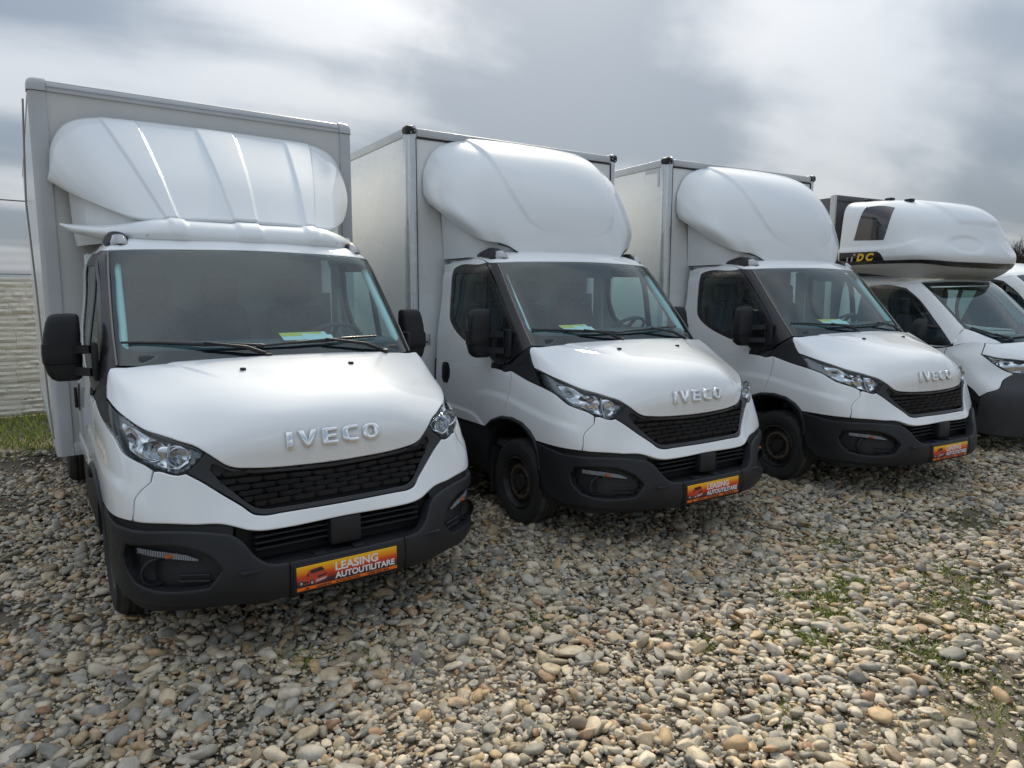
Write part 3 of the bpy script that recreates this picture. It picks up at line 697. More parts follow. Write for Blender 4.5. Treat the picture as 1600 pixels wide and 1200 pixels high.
FASCIA = [(0, .086, .698), (.30, .098, .698), (.39, .11, .698), (.425, .12, .707), (.468, .15, .745), (.517, .181, .783), (.613, .236, .86), (.683, .272, .909), (.712, .28, .904), (.745, .295, .911), (.785, .32, .926), (.806, .333, .925), (.821, .324, .88), (.863, .341, .841), (.888, .351, .806), (.897, .343, .749), (.904, .345, .706), (.829, .267, .702), (.681, .196, .688), (.549, .141, .678), (.504, .119, .663), (.463, .1, .648), (.415, .085, .638), (.313, .068, .635), (0, .062, .640)]
FENDER = [(.811, .341, .930), (.836, .368, .951), (.880, .425, .974), (.914, .505, .998), (.926, .565, 1.027), (.932, .605, 1.048), (.947, .70, 1.078), (.953, .775, 1.094), (.959, .91, 1.118), (.962, 1.031, 1.145), (.962, 1.143, 1.171), (.977, 1.137, .995), (.977, 1.173, .887), (.977, 1.200, .812), (.977, 1.071, .815), (.977, .943, .799), (.977, .845, .758), (.974, .787, .708), (.957, .55, .707), (.924, .388, .707), (.908, .351, .707), (.901, .345, .749), (.892, .352, .806), (.867, .342, .841), (.825, .326, .88)]
DOOR_LO = [(.962, 1.150, 1.169), (.966, 1.35, 1.168), (.968, 1.8, 1.167), (.968, 2.34, 1.167), (.977, 2.345, .93), (.973, 2.345, .700), (.973, 1.75, .700), (.973, 1.445, .702), (.974, 1.364, .755), (.976, 1.225, .803), (.977, 1.206, .817), (.977, 1.179, .887), (.977, 1.143, .995)]
DOOR_UP = [(.968, 2.345, 1.162), (.95, 2.36, 1.36), (.92, 2.362, 1.57), (.892, 2.36, 1.785), (.862, 2.355, 1.96), (.835, 2.34, 2.01), (.812, 2.25, 2.034), (.812, 2.0, 2.034), (.814, 1.85, 2.030), (.826, 1.745, 2.012), (.838, 1.700, 1.998), (.847, 1.757, 1.989), (.859, 2.17, 1.974), (.866, 2.200, 1.962), (.889, 2.203, 1.848), (.909, 2.197, 1.64), (.929, 2.162, 1.517), (.937, 2.096, 1.461), (.947, 1.959, 1.389), (.954, 1.786, 1.331), (.958, 1.6, 1.283), (.962, 1.44, 1.248), (.964, 1.42, 1.215), (.966, 1.42, 1.166), (.968, 1.85, 1.161)]
WINDOW = [(.838, 1.700, 1.996), (.847, 1.757, 1.986), (.859, 2.165, 1.971), (.866, 2.192, 1.958), (.889, 2.197, 1.848), (.909, 2.19, 1.64), (.929, 2.156, 1.517), (.937, 2.09, 1.463), (.947, 1.955, 1.392), (.954, 1.785, 1.335), (.958, 1.6, 1.287), (.963, 1.43, 1.245), (.960, 1.33, 1.20), (.950, 1.255, 1.215), (.905, 1.226, 1.472), (.887, 1.308, 1.594), (.868, 1.477, 1.785), (.857, 1.625, 1.946)]
WIN_GLASS = [(.879, 2.140, 1.921), (.875, 1.70, 1.908), (.918, 1.655, 1.571), (.944, 1.655, 1.41), (.949, 1.77, 1.375), (.940, 1.965, 1.436), (.928, 2.093, 1.521), (.909, 2.138, 1.641)]
WIN_QUARTER = [(.876, 1.63, 1.865), (.895, 1.47, 1.70), (.915, 1.34, 1.53), (.936, 1.38, 1.43), (.946, 1.60, 1.40), (.92, 1.60, 1.58)]
PILLAR = [(.809, 1.573, 1.987), (.822, 1.474, 1.89), (.839, 1.308, 1.696), (.852, 1.156, 1.524), (.860, 1.012, 1.362), (.905, 1.062, 1.324), (.938, 1.17, 1.25), (.948, 1.235, 1.213), (.902, 1.218, 1.472), (.884, 1.30, 1.594), (.865, 1.468, 1.785), (.855, 1.615, 1.946), (.836, 1.688, 1.997)]
TRIM_LO = [(.899, .99, 1.350), (.917, .952, 1.302), (.926, .922, 1.259), (.932, .880, 1.212), (.952, .777, 1.105), (.959, .91, 1.125), (.962, 1.031, 1.152), (.962, 1.145, 1.178), (.958, 1.20, 1.195), (.945, 1.138, 1.238), (.925, 1.06, 1.30)]
WSCREEN = [(0, 1.412, 2.003), (.2, 1.414, 2.002), (.38, 1.43, 1.998), (.65, 1.492, 1.993), (.79, 1.556, 1.987), (.803, 1.563, 1.981), (.818, 1.470, 1.89), (.835, 1.304, 1.696), (.848, 1.152, 1.524), (.855, 1.01, 1.362), (.76, .953, 1.359), (.62, .915, 1.362), (.45, .885, 1.362), (.25, .865, 1.362), (0, .858, 1.362)]
CLEAR = [(0, 1.385, 1.976), (.17, 1.386, 1.975), (.45, 1.408, 1.967), (.66, 1.448, 1.954), (.735, 1.472, 1.947), (.772, 1.478, 1.934), (.791, 1.46, 1.905), (.800, 1.40, 1.84), (.812, 1.305, 1.723), (.820, 1.18, 1.58), (.826, 1.09, 1.48), (.815, 1.065, 1.456), (.785, 1.03, 1.443), (.658, .982, 1.434), (.3, .925, 1.437), (0, .917, 1.437)]
ROOF = [(0, 1.424, 2.011), (.38, 1.44, 2.006), (.65, 1.50, 2.0), (.80, 1.575, 1.993), (.833, 1.69, 2.003), (.822, 1.745, 2.018), (.810, 1.85, 2.037), (.806, 2.1, 2.041), (.804, 2.395, 2.041), (.53, 2.395, 2.103), (.53, 2.12, 2.104), (.52, 1.98, 2.106), (.42, 1.92, 2.113), (.26, 1.905, 2.122), (0, 1.90, 2.125)]
BUMP_C = [(0, .007, .478), (.20, .010, .479), (.296, .013, .480), (.298, .02, .42), (.298, .035, .312), (.2, .035, .312), (0, .033, .312)]
BUMP_S = [(.302, .013, .480), (.336, .016, .481), (.392, .026, .490), (.442, .048, .527), (.487, .084, .594), (.535, .115, .632), (.585, .139, .643), (.783, .235, .666), (.921, .378, .668), (.953, .48, .665), (.966, .62, .680), (.971, .775, .700), (.967, .745, .55), (.958, .72, .40), (.948, .62, .325), (.93, .44, .318), (.905, .36, .322), (.869, .292, .320), (.757, .19, .316), (.556, .092, .309), (.302, .036, .312)]
FOG = [(.925, .395, .590), (.812, .241, .600), (.692, .168, .578), (.622, .123, .538), (.580, .09, .483), (.637, .108, .405), (.70, .15, .398), (.866, .282, .400), (.904, .345, .415), (.929, .404, .467), (.935, .425, .529)]
ARCH = [(.973, 1.452, .695), (.974, 1.364, .757), (.976, 1.22, .806), (.977, 1.071, .818), (.977, .943, .802), (.977, .845, .760), (.974, .787, .710), (.970, .755, .62), (.965, .740, .50)]
def shrink(pts, k, c=None):
    a = np.array(pts, float); c = a.mean(0) if c is None else np.array(c); return [tuple(q) for q in c+(a-c)*k]
def both(name, S, outline, m, parent_p, parent_n=None, **k):
    me = panel_mesh(name, S, outline, **k); a = obj(name, me, m, parent_p)
    b = obj(name, mirror_panel(me, name), m, parent_n if parent_n is not None else parent_p); return a, b
def on(S, x, y, z, off=0.0):
    uv = S.inv([(x, y, z)]); return Vector(S.p(uv)[0])+Vector(S.n(uv)[0])*off, Vector(S.n(uv)[0])

def wheel(parent, c, sgn, r=.33, w=.2, rusty=True):
    """c = hub centre at the outer face; sgn = +1 outer face looks to +x"""
    root = MB(); a = w/2; n = 64
    prof = [(-w+.02, r*.62), (-w+.004, r*.70), (-w, r*.86), (-w+.02, r*.965), (-w+.045, r)]
    for g in (-.135, -.10, -.065):
        if -w+.045 < g-.01: prof += [(g-.009, r), (g-.006, r-.009), (g+.006, r-.009), (g+.009, r)]
    prof += [(-.045, r), (-.02, r*.965), (-.003, r*.90), (0, r*.82), (-.004, r*.72), (-.014, r*.63), (-.03, r*.60)]
    root.lathe(prof, c, 'x', n, sgn)
    ty = obj('wheel', bpy.data.meshes.new('wheel_hub'), 'dark_void', parent)
    me = root.mesh('tyre', 30); t = obj('tyre', me, 'rubber', ty); me.materials.append(MAT['tread_rubber'])
    for p in me.polygons:
        rr = math.hypot(p.center.y-c[1], p.center.z-c[2])
        if rr > r*.955: p.material_index = 1
    rim = MB().lathe([(-.03, r*.605), (-.016, r*.60), (-.012, r*.575), (-.03, r*.55), (-.055, r*.53), (-.062, r*.50), (-.052, r*.44), (-.040, r*.385), (-.038, r*.33), (-.05, r*.27), (-.052, r*.19), (-.030, r*.175), (-.026, r*.05), (-.026, .0005)], c, 'x', 48, sgn)
    obj('rim', rim.mesh('rim', 28), 'rim_steel', ty)
    rust = MB().lathe([(-.0395, r*.40), (-.0355, r*.385), (-.0355, r*.34), (-.039, r*.325)], c, 'x', 48, sgn); obj('rim_flange', rust.mesh('rim_flange'), 'rim_rust', ty)
    hol = MB()
    for k in range(20):
        an = 2*math.pi*k/20; cc = Vector((c[0]-sgn*.0515, c[1]+r*.468*math.cos(an), c[2]+r*.468*math.sin(an)))
        hol.lathe([(.004, .0135), (.0045, .0005)], cc, 'x', 8, sgn)
    obj('rim_slots', hol.mesh('rim_slots'), 'dark_void', ty)
    nut = MB()
    for k in range(5):
        an = 2*math.pi*k/5; cc = Vector((c[0]-sgn*.05, c[1]+r*.27*math.cos(an), c[2]+r*.27*math.sin(an))); nut.lathe([(0, .014), (.02, .013), (.022, .0005)], cc, 'x', 6, sgn)
    obj('wheel_nuts', nut.mesh('wheel_nuts'), 'rim_steel', ty)
    hb = MB().lathe([(-w+.02, r*.6), (-w+.03, .001)], c, 'x', 32, sgn); bmx = hb.mesh('wheel_hub'); ty.data = bmx; bmx.materials.append(MAT['dark_void'])
    return ty

def rounded_stack(sections, n=32, p=4.2):
    """sections: (z, cx, cy, rx, ry) superellipse rings"""
    rows = []
    for (z, cx, cy, rx, ry) in sections:
        ring = []
        for k in range(n):
            a = 2*math.pi*k/n; c, s = math.cos(a), math.sin(a)
            ring.append((cx+rx*math.copysign(abs(c)**(2/p), c), cy+ry*math.copysign(abs(s)**(2/p), s), z))
        rows.append(ring)
    return rows
def mirror_unit(parent, s):
    """s=+1 for the +x side"""
    cx, cy = 1.078, 1.405
    m = MB().box(cx-.03, cx+.03, cy-.02, cy+.03, 1.30, 1.58, .02).build('door_mirror', 'black_plastic', parent)
    up = MB(); secs = [(1.468, cx, cy, .088, .062), (1.52, cx-.004, cy, .087, .060), (1.58, cx-.010, cy, .080, .057), (1.612, cx-.016, cy, .073, .052), (1.626, cx-.020, cy, .062, .042), (1.631, cx-.022, cy, .04, .026), (1.632, cx-.022, cy, .001, .001)]
    up.grid(rounded_stack(secs), closed_u=True); lo = [(1.352, cx, cy, .090, .064), (1.30, cx-.006, cy, .084, .058), (1.272, cx-.012, cy, .072, .048), (1.258, cx-.016, cy, .05, .032), (1.256, cx-.016, cy, .001, .001)]
    mid = [(1.462, cx+.002, cy, .094, .068), (1.41, cx+.003, cy, .096, .070), (1.36, cx+.002, cy, .094, .068)]
    obs = []
    obs.append(('mirror_shell', up, 'black_plastic')); l2 = MB().grid(rounded_stack(lo), closed_u=True); obs.append(('mirror_shell', l2, 'black_plastic'))
    md_ = MB().grid(rounded_stack([(1.468, cx, cy, .088, .062), (1.466, cx+.002, cy, .094, .068)]+mid+[(1.354, cx, cy, .090, .064)]), closed_u=True); obs.append(('mirror_band', md_, 'black_plastic'))
    for z0, z1, yz in ((1.452, 1.40, 1.44), (1.338, 1.29, 1.315)):
        a = MB(); zc = (z0+z1)/2; path = [(cx-.03, cy-.015, zc), (1.02, 1.335, zc+.002), (.985, 1.275, yz), (.945, 1.215, yz)]
        rows = []
        for (x, y, z) in path:
            rows.append([(x-.02, y-.012, z-.022), (x+.02, y+.012, z-.022), (x+.02, y+.012, z+.022), (x-.02, y-.012, z+.022)])
        a.grid(rows, closed_u=True); obs.append(('mirror_arm', a, 'black_plastic'))
    g = MB().box(cx-.068, cx+.068, cy+.064, cy+.069, 1.375, 1.585, .0); obs.append(('mirror_glass', g, 'chrome'))
    g = MB().box(cx-.06, cx+.06, cy+.058, cy+.064, 1.285, 1.345, .0); obs.append(('mirror_glass', g, 'chrome'))
    foot = MB().box(.925, .955, 1.17, 1.26, 1.27, 1.48, .012); obs.append(('mirror_foot', foot, 'black_plastic'))
    for nm, b, mm in obs:
        me = b.mesh(nm, 40); 
        if s < 0: me = mirror_mesh(me, nm)
        obj(nm, me, mm, m)
    if s < 0: m.data = mirror_mesh(m.data, 'door_mirror')
    return m
def letter_outline(ch):
    """unit-height letter outlines (x right, y up): list of closed loops, holes after the first"""
    def ring(w, h, r, n=5):
        pts = []
        for cx, cy, a0 in ((w-r, r, -90), (w-r, h-r, 0), (r, h-r, 90), (r, r, 180)):
            for k in range(n+1):
                a = R(a0+90*k/n); pts.append((cx+r*math.cos(a), cy+r*math.sin(a)))
        return pts
    t = .26
    if ch == 'I': return .27, [[(0, 0), (.27, 0), (.27, 1), (0, 1)]]
    if ch == 'V': return .86, [[(.28, 0), (.58, 0), (.86, 1), (.58, 1), (.43, .36), (.28, 1), (0, 1)]]
    if ch == 'E': return .72, [[(.10, 0), (.72, 0), (.72, .23), (t, .23), (t, .39), (.66, .39), (.66, .60), (t, .60), (t, .77), (.72, .77), (.72, 1), (.10, 1), (.03, .97), (0, .90), (0, .10), (.03, .03)]]
    if ch == 'C': return .76, [[(.30, 0), (.76, 0), (.76, .24), (.36, .24), (.28, .32), (.28, .68), (.36, .76), (.76, .76), (.76, 1), (.30, 1), (.12, .94), (.03, .82), (0, .70), (0, .30), (.03, .18), (.12, .06)]]
    if ch == 'O':
        o = ring(.84, 1, .36); i = [(.27+x, .24+y) for x, y in ring(.30, .52, .13)]; return .84, [o, i]
def letter_mesh(ch, h, depth):
    w, loops = letter_outline(ch); w *= 1.3; loops = [[(x*1.3, y) for x, y in l] for l in loops]; pts = []; edges = []
    for l in loops:
        k = len(pts); pts += l; edges += [(k+i, k+(i+1) % len(l)) for i in range(len(l))]
    vv, ee, ff, ov, oe, of = delaunay_2d_cdt([Vector(p) for p in pts], edges, [], 0, 1e-7)
    uv = np.array([tuple(v) for v in vv]); tri = [tuple(f) for f in ff]; ok = []
    for f in tri:
        c = uv[list(f)].mean(0)[None]
        if inside(c, np.array(loops[0]))[0] and not any(inside(c, np.array(q))[0] for q in loops[1:]): ok.append(f)
    b = bmesh.new(); top = [b.verts.new((x*h, y*h, depth)) for x, y in uv]; bot = [b.verts.new((x*h, y*h, 0)) for x, y in uv]
    for f in ok: b.faces.new([top[i] for i in f])
    used = {}
    for f in ok:
        for i in range(3):
            e = (f[i], f[(i+1) % 3]); used[tuple(sorted(e))] = used.get(tuple(sorted(e)), 0)+1
    rim = [e for e, c in used.items() if c == 1]
    for a, c in rim: b.faces.new([top[a], top[c], bot[c], bot[a]])
    bmesh.ops.recalc_face_normals(b, faces=b.faces[:])
    es = [e for e in b.edges if len(e.link_faces) == 2 and all(v.co.z > depth*.9 for v in e.verts) and e.calc_face_angle(0) > .8]
    bmesh.ops.bevel(b, geom=es, offset=.0035, segments=2, affect='EDGES', profile=.5)
    me = bpy.data.meshes.new('badge_letter'); b.to_mesh(me); b.free(); finish(me, 30); return me, w*h

def make_plate(parent):
    # local plate frame: x right, y up on the plate; front plane at y=-0.02 in truck space
    W_, H_ = .52, .118; cx, zb = -.018, .335; Y = -.022
    pl = MB().box(cx-W_/2-.012, cx+W_/2+.012, Y+.006, .02, zb-.010, zb+H_+.010, .006).build('number_plate', 'black_plastic', parent)
    m = bpy.data.materials.new('plate_print'); m.use_nodes = True; nt = m.node_tree; b = nt.nodes['Principled BSDF']; t = nt.nodes.new('ShaderNodeTexCoord'); sp = nt.nodes.new('ShaderNodeSeparateXYZ'); r = nt.nodes.new('ShaderNodeValToRGB')
    nt.links.new(t.outputs['Generated'], sp.inputs[0]); nt.links.new(sp.outputs[2], r.inputs[0]); nt.links.new(r.outputs[0], b.inputs['Base Color']); b.inputs['Roughness'].default_value = .35
    cols = [(0, (.045, .025, .03)), (.2, (.09, .03, .035)), (.4, (.55, .03, .02)), (.55, (.72, .09, .01)), (.75, (.85, .30, .005)), (1, (.90, .50, .01))]
    while len(r.color_ramp.elements) < len(cols): r.color_ramp.elements.new(.5)
    for e, (p, c) in zip(r.color_ramp.elements, cols): e.position = p; e.color = (*c, 1)
    MAT['plate_print'] = m
    MB().box(cx-W_/2, cx+W_/2, Y, Y+.007, zb+.0165, zb+H_, .002).build('printed_face', 'plate_print', pl)
    MB().box(cx-W_/2, cx+W_/2, Y, Y+.007, zb, zb+.016, .001).build('printed_strip', 'orange_print', pl)
    def txt(s, x, z, size, width, m_, bold): 
        me = text_mesh(s, size, .0004, bold, width); place_mesh(me, (cx-W_/2+x, Y-.0008, zb+z), (1, 0, 0), (0, 0, 1), (0, -1, 0)); obj('lettering', me, m_, pl)
    txt('LEASING', .190, .066, .056, .225, 'white_print', .0016); txt('AUTOUTILITARE', .188, .026, .042, .318, 'white_print', .0013)
    txt('LEASING', .093, .004, .014, .075, 'black_print', .0004); txt('AUTOUTILITARE', .188, .004, .014, .128, 'black_print', .0004); txt('0768 025 860', .355, .004, .014, .118, 'black_print', .0004)
    def flat(name, pts, m_, k):
        b_ = MB(); b_.poly([(cx-W_/2+x, Y-.0008-.0003*k, zb+z) for x, z in pts], [tuple(range(len(pts)))]); return b_.build(name, m_, pl, fixn=False)
    flat('printed_van', [(.008, .030), (.06, .030), (.085, .026), (.135, .034), (.150, .044), (.152, .062), (.140, .074), (.128, .098), (.118, .104), (.062, .098), (.045, .070), (.042, .062), (.008, .060)], 'red_print', 0)
    flat('printed_van', [(.068, .076), (.134, .084), (.122, .100), (.066, .094)], 'black_print', 1)
    flat('printed_van', [(.048, .066), (.058, .068), (.056, .088), (.052, .084)], 'black_print', 1)
    flat('printed_van', [(.100, .050), (.146, .058), (.147, .066), (.100, .060)], 'black_print', 1)
    flat('printed_van', [(.010, .034), (.055, .034), (.055, .042), (.010, .048)], 'black_print', 1)
    flat('printed_van', [(.090, .030), (.140, .038), (.146, .048), (.092, .042)], 'grey_print', 1)
    for x, z in ((.072, .034), (.020, .038)):
        flat('printed_van', [(x+.011*math.cos(a*.5236), z+.014*math.sin(a*.5236)) for a in range(12)], 'black_print', 2); flat('printed_van', [(x+.006*math.cos(a*.5236), z+.008*math.sin(a*.5236)) for a in range(12)], 'grey_print', 3)
    flat('printed_van', [(.035, .004), (.058, .004), (.056, .012), (.045, .013)], 'black_print', 1)
    return pl

def build_cab(root):
    # ---- dark inner skin behind all the shut lines
    amask = lambda p: (p[2] < .80 and .79 < p[1] < 1.44 and ((p[1]-1.11)/.33)**2+((p[2]-.40)/.42)**2 < 1) or (abs(p[0]) < .52 and p[2] > .44 and p[2] < .66 and p[1] < .14) or (abs(p[0]) < .56 and .72 < p[2] < .89 and p[1] < .25)
    obj('inner_skin', surf_mesh('inner_skin', SB.base, -.016, 240, 110, mask=amask, cut=(shrink(HEADLIGHT, .97), shrink(FOG, .97))), 'dark_void', root)
    hood = obj('bonnet', panel_mesh('bonnet', SB, HOOD, sym=True, h=.014, thick=.02, bev=.005), 'white_paint', root)
    for x in (-.304, .304):
        q, nn = on(SB, x, .67, 1.34); MB().box(q.x-.014, q.x+.014, q.y-.012, q.y+.012, q.z-.004, q.z+.012, .004).build('washer_nozzle', 'black_plastic', hood)
    # badge
    widths = []; meshes = []
    for ch in 'IVECO':
        me, w = letter_mesh(ch, .086, .012); meshes.append(me); widths.append(w)
    gap = (.488-sum(widths))/4; x = -.244
    for me, w in zip(meshes, widths):
        q, nn = on(SB, x+w/2, .16, 1.033); ex = Vector((1, 0, 0)); ex = (ex-nn*ex.dot(nn)).normalized(); ey = nn.cross(ex)
        o = place_mesh(me, q-ex*w/2-ey*.0415+nn*.001, ex, ey, nn); obj('badge_letter', me, 'chrome', hood); x += w+gap
    # ---- headlights
    for s in (1, -1):
        back = panel_mesh('headlight', SB, HEADLIGHT, off=-.045, thick=0, h=.04)
        lens = panel_mesh('lens', SB, HEADLIGHT, off=-.001, thick=.02, h=.03)
        HR = [(.905, .66, 1.130), (.868, .58, 1.112), (.816, .475, 1.080), (.742, .39, 1.052), (.68, .335, 1.026), (.648, .305, 1.008), (.668, .278, .965), (.712, .285, .932), (.79, .33, .953), (.834, .367, .973), (.876, .425, .993), (.903, .50, 1.02), (.915, .57, 1.055)]
        r2 = panel_mesh('reflector', Disp(SB.base, lambda P: -.030+.012*np.sin(P[:, 2]*62+P[:, 0]*9)+.007*np.sin(np.abs(P[:, 0])*75)), HR, off=0, thick=.012, h=.010, bstep=.012)
        meshes = [('headlight', back, 'lamp_back'), ('reflector', r2, 'lamp_chrome')]
        for (x, y, z, rr) in ((.702, .318, .980, .043), (.795, .380, 1.015, .045)):
            q, nn = on(SB, x, y, z, -.012); b = MB().lathe([(-.004, rr*1.1), (.0, rr), (.022, rr*.86), (.044, rr*.5), (.05, .0005)], q, 'y', 24); meshes.append(('lamp_bowl', b.mesh('lamp_bowl', 50), 'lamp_chrome'))
            b = MB().lathe([(-.004, .0005), (-.003, .009), (.026, .011)], q, 'y', 12); meshes.append(('bulb', b.mesh('bulb'), 'lens' if x < .75 else 'grey_print'))
        q0, _ = on(SB, .742, .345, 1.06, -.012); q1, _ = on(SB, .748, .305, .925, -.012)
        meshes.append(('lamp_divider', MB().tube([q0, q0.lerp(q1, .5)+Vector((.004, .004, 0)), q1], .006, 6).mesh('lamp_divider'), 'grey_print'))
        meshes.append(('lens', lens, 'lens'))
        par = None
        for nm, me, mm in meshes:
            if s < 0: me = mirror_panel(me, nm) if nm in ('headlight', 'lens', 'reflector') else mirror_mesh(me, nm)
            o = obj(nm, me, mm, root if par is None else par)
            if par is None: par = o
    # ---- grille
    gr = obj('grille', panel_mesh('grille', SB, GRILLE, holes=[(GRILLE_IN, True)], sym=True, off=-.006, thick=.03, h=.03), 'black_gloss', root)
    obj('grille_backing', panel_mesh('grille_backing', SB, GRILLE, sym=True, off=-.06, thick=0, h=.05), 'dark_void', gr)
    zr = np.linspace(.744, .905, 6)
    for i, z in enumerate(zr):
        lim = np.interp(z, [.735, .768, .818, .875, .92], [.40, .452, .50, .555, .575])-.004; n = 8; step = .118; off = (.5*step if i % 2 else 0)
        k = -5
        while k*step+off < lim:
            xa, xb = max(k*step+off, -lim), min((k+1)*step+off, lim); k += 1
            if xb-xa < .02: continue
            b = MB(); rows = []
            for t in (0, .12, .88, 1):
                x = xa+(xb-xa)*t; zz = z-.022*max(0, 1-abs(x)/.5)*max(0, (z-.744)/.16)+.006*abs(x)/.5; q, nn = on(SB, x, .13, zz); q.x = x; e = .0 if t in (.12, .88) else 1
                dz = .012-.006*e; fr = -.010-.010*e
                rows.append([q+Vector((0, -fr-.004, dz)), q+Vector((0, -fr+.002, -dz)), q+Vector((0, .035, -dz*.6)), q+Vector((0, .035, dz*.9))])
            b.grid([[tuple(p) for p in r_] for r_ in rows], closed_u=True); b.build('louvre', 'black_plastic', gr, 25)
    # ---- white front panel and wings
    obj('front_panel', panel_mesh('front_panel', SB, FASCIA, sym=True, h=.03, thick=.03, bev=.006), 'white_paint', root)
    both('front_wing', SB, FENDER, 'white_paint', root, h=.014, thick=.015)
    # ---- bumper
    obj('bumper', panel_mesh('bumper', SB.base, BUMP_C, sym=True, off=.014, thick=.10, h=.03, bev=.012), 'black_plastic', root)
    a, b = both('bumper_corner', SB.base, BUMP_S, 'black_plastic', root, off=.014, thick=.06, h=.03, bev=.012, holes=[(FOG, False)])
    for s, par in ((1, a), (-1, b)):
        ms = [('fog_recess', panel_mesh('fog_recess', SB.base, shrink(FOG, .99), off=-.045, thick=0, h=.04), 'black_plastic')]
        ind = [(.905, .348, .577), (.86, .285, .576), (.815, .239, .570), (.76, .205, .562), (.72, .176, .553), (.672, .145, .526), (.722, .172, .528), (.76, .20, .533), (.817, .237, .541), (.86, .283, .546), (.905, .352, .549)]
        ms.append(('indicator_lamp', panel_mesh('indicator_lamp', SB.base, ind, off=-.006, thick=.03, h=.02), 'lens'))
        ribs = MB()
        for k in range(26):
            x = .68+k*.0088; z = np.interp(x, [.672, .72, .815, .905], [.527, .541, .556, .563]); hh = np.interp(x, [.672, .72, .815, .905], [.002, .011, .013, .012]); q, nn = on(SB.base, x, np.interp(x, [.672, .72, .76, .815, .86, .905], [.145, .175, .20, .238, .284, .35]), z, -.016)
            ribs.box(q.x-.0034, q.x+.0034, q.y-.004, q.y+.012, q.z-hh, q.z+hh)
        ms.append(('lamp_ribs', ribs.mesh('lamp_ribs'), 'lamp_ribbing'))
        q, nn = on(SB.base, .775, .21, .550, -.015); ms.append(('amber_bulb', MB().box(q.x-.03, q.x+.03, q.y-.007, q.y+.02, q.z-.008, q.z+.008, .006).mesh('amber_bulb'), 'amber'))
        q, nn = on(SB.base, .845, .27, .47, -.03); ms.append(('fog_blank', MB().lathe([(-.012, .068), (-.016, .060), (.0, .056), (.02, .05), (.026, .001)], q, 'y', 28).mesh('fog_blank', 40), 'black_plastic'))
        for zz in (.455, .425): 
            q0, _ = on(SB.base, .64, .11, zz, -.030); q1, _ = on(SB.base, .76, .19, zz, -.034); ms.append(('recess_rib', MB().tube([q0, q1], .006, 6).mesh('recess_rib'), 'black_plastic'))
        for nm, me, mm in ms:
            if s < 0: me = mirror_panel(me, nm) if nm in ('fog_recess', 'indicator_lamp') else mirror_mesh(me, nm)
            obj(nm, me, mm, par)
    lg = MB().box(-.50, .50, .16, .18, .40, .70).build('lower_grille', 'dark_void', root)
    for z in (.535, .565, .595): MB().box(-.43, .43, .095, .16, z, z+.010, .003).build('slat', 'black_plastic', lg)
    MB().box(-.075, .085, .055, .16, .50, .632, .008).build('sensor_cover', 'black_plastic', lg)
    MB().box(-.52, .52, .01, .17, .462, .474, .004).build('shelf', 'black_plastic', lg)
    for x in (-.14, .06): MB().box(x-.03, x+.03, .02, .07, .472, .486, .004).build('shelf_clip', 'black_plastic', lg)
    make_plate(root)
    # ---- wheel arches, sills
    for s in (1, -1):
        pts = [on(SB, *q, .004)[0] for q in ARCH]; pts = [Vector((p.x*s, p.y, p.z)) for p in pts]
        MB().tube(pts, .017, 8).build('wheel_arch_lip', 'black_plastic', root, 60)
        ln = MB(); rows = []
        for k in range(17):
            a_ = R(-8+196*k/16); rows.append([(s*x, 1.11+.355*math.cos(a_), .40+.395*math.sin(a_)) for x in (.45, .965)])
        ln.grid(rows); ln.build('arch_liner', 'dark_void', root)
        MB().box(*sorted((s*.93, s*.965)), 1.47, 2.38, .33, .688, .02).build('sill', 'black_plastic', root)
        MB().box(*sorted((s*.70, s*.95)), 1.44, 1.455, .16, .60, .004).build('mudflap', 'rubber', root)
        wheel(root, (s*.955, 1.075, .325), s)
    # ---- doors
    for s in (1, -1):
        lo = panel_mesh('door', SB, DOOR_LO, h=.015, thick=.015); up = panel_mesh('door_frame', SG, DOOR_UP, h=.03, thick=.03)
        sur = panel_mesh('window_surround', SG, WINDOW, holes=[(WIN_GLASS, False), (WIN_QUARTER, False)], off=-.003, thick=.02, h=.04)
        g1 = panel_mesh('window', SG, WIN_GLASS, off=-.008, thick=0, h=.06, bev=.001); g2 = panel_mesh('quarter_window', SG, WIN_QUARTER, off=-.008, thick=0, h=.06, bev=.001)
        tr = panel_mesh('door_trim', SG, [(.966, 1.42, 1.166), (.964, 1.42, 1.21), (.962, 1.34, 1.20), (.955, 1.30, 1.19)], off=.0, thick=.01, h=.03)
        hd = MB(); uvh = [(2.09, 1.02), (2.095, 1.13), (2.12, 1.155), (2.20, 1.155), (2.225, 1.13), (2.228, 1.01), (2.20, .975), (2.12, .975)]
        hnd = panel_mesh('handle', SB, [(.976, y, z) for y, z in uvh], off=.006, thick=.02, h=.02, bev=.008)
        bar = MB().box(.985, 1.004, 2.135, 2.165, .995, 1.135, .009).mesh('handle_grip')
        L_ = [('door', lo, 'white_paint'), ('door_frame', up, 'white_paint'), ('window_surround', sur, 'black_gloss'), ('window', g1, 'side_glass'), ('quarter_window', g2, 'side_glass'), ('door_trim', tr, 'black_plastic'), ('handle', hnd, 'black_plastic'), ('handle_grip', bar, 'black_plastic')]
        par = None
        for nm, me, mm in L_:
            if s < 0: me = mirror_mesh(me, nm) if nm in ('handle_grip',) else mirror_panel(me, nm)
            o = obj(nm, me, mm, root if par is None else par)
            if par is None: par = o
        mirror_unit(root, s)
    both('windscreen_pillar', SG, PILLAR, 'black_gloss', root, h=.03, thick=.03)
    both('pillar_trim', SB, TRIM_LO, 'black_plastic', root, h=.03, thick=.012)
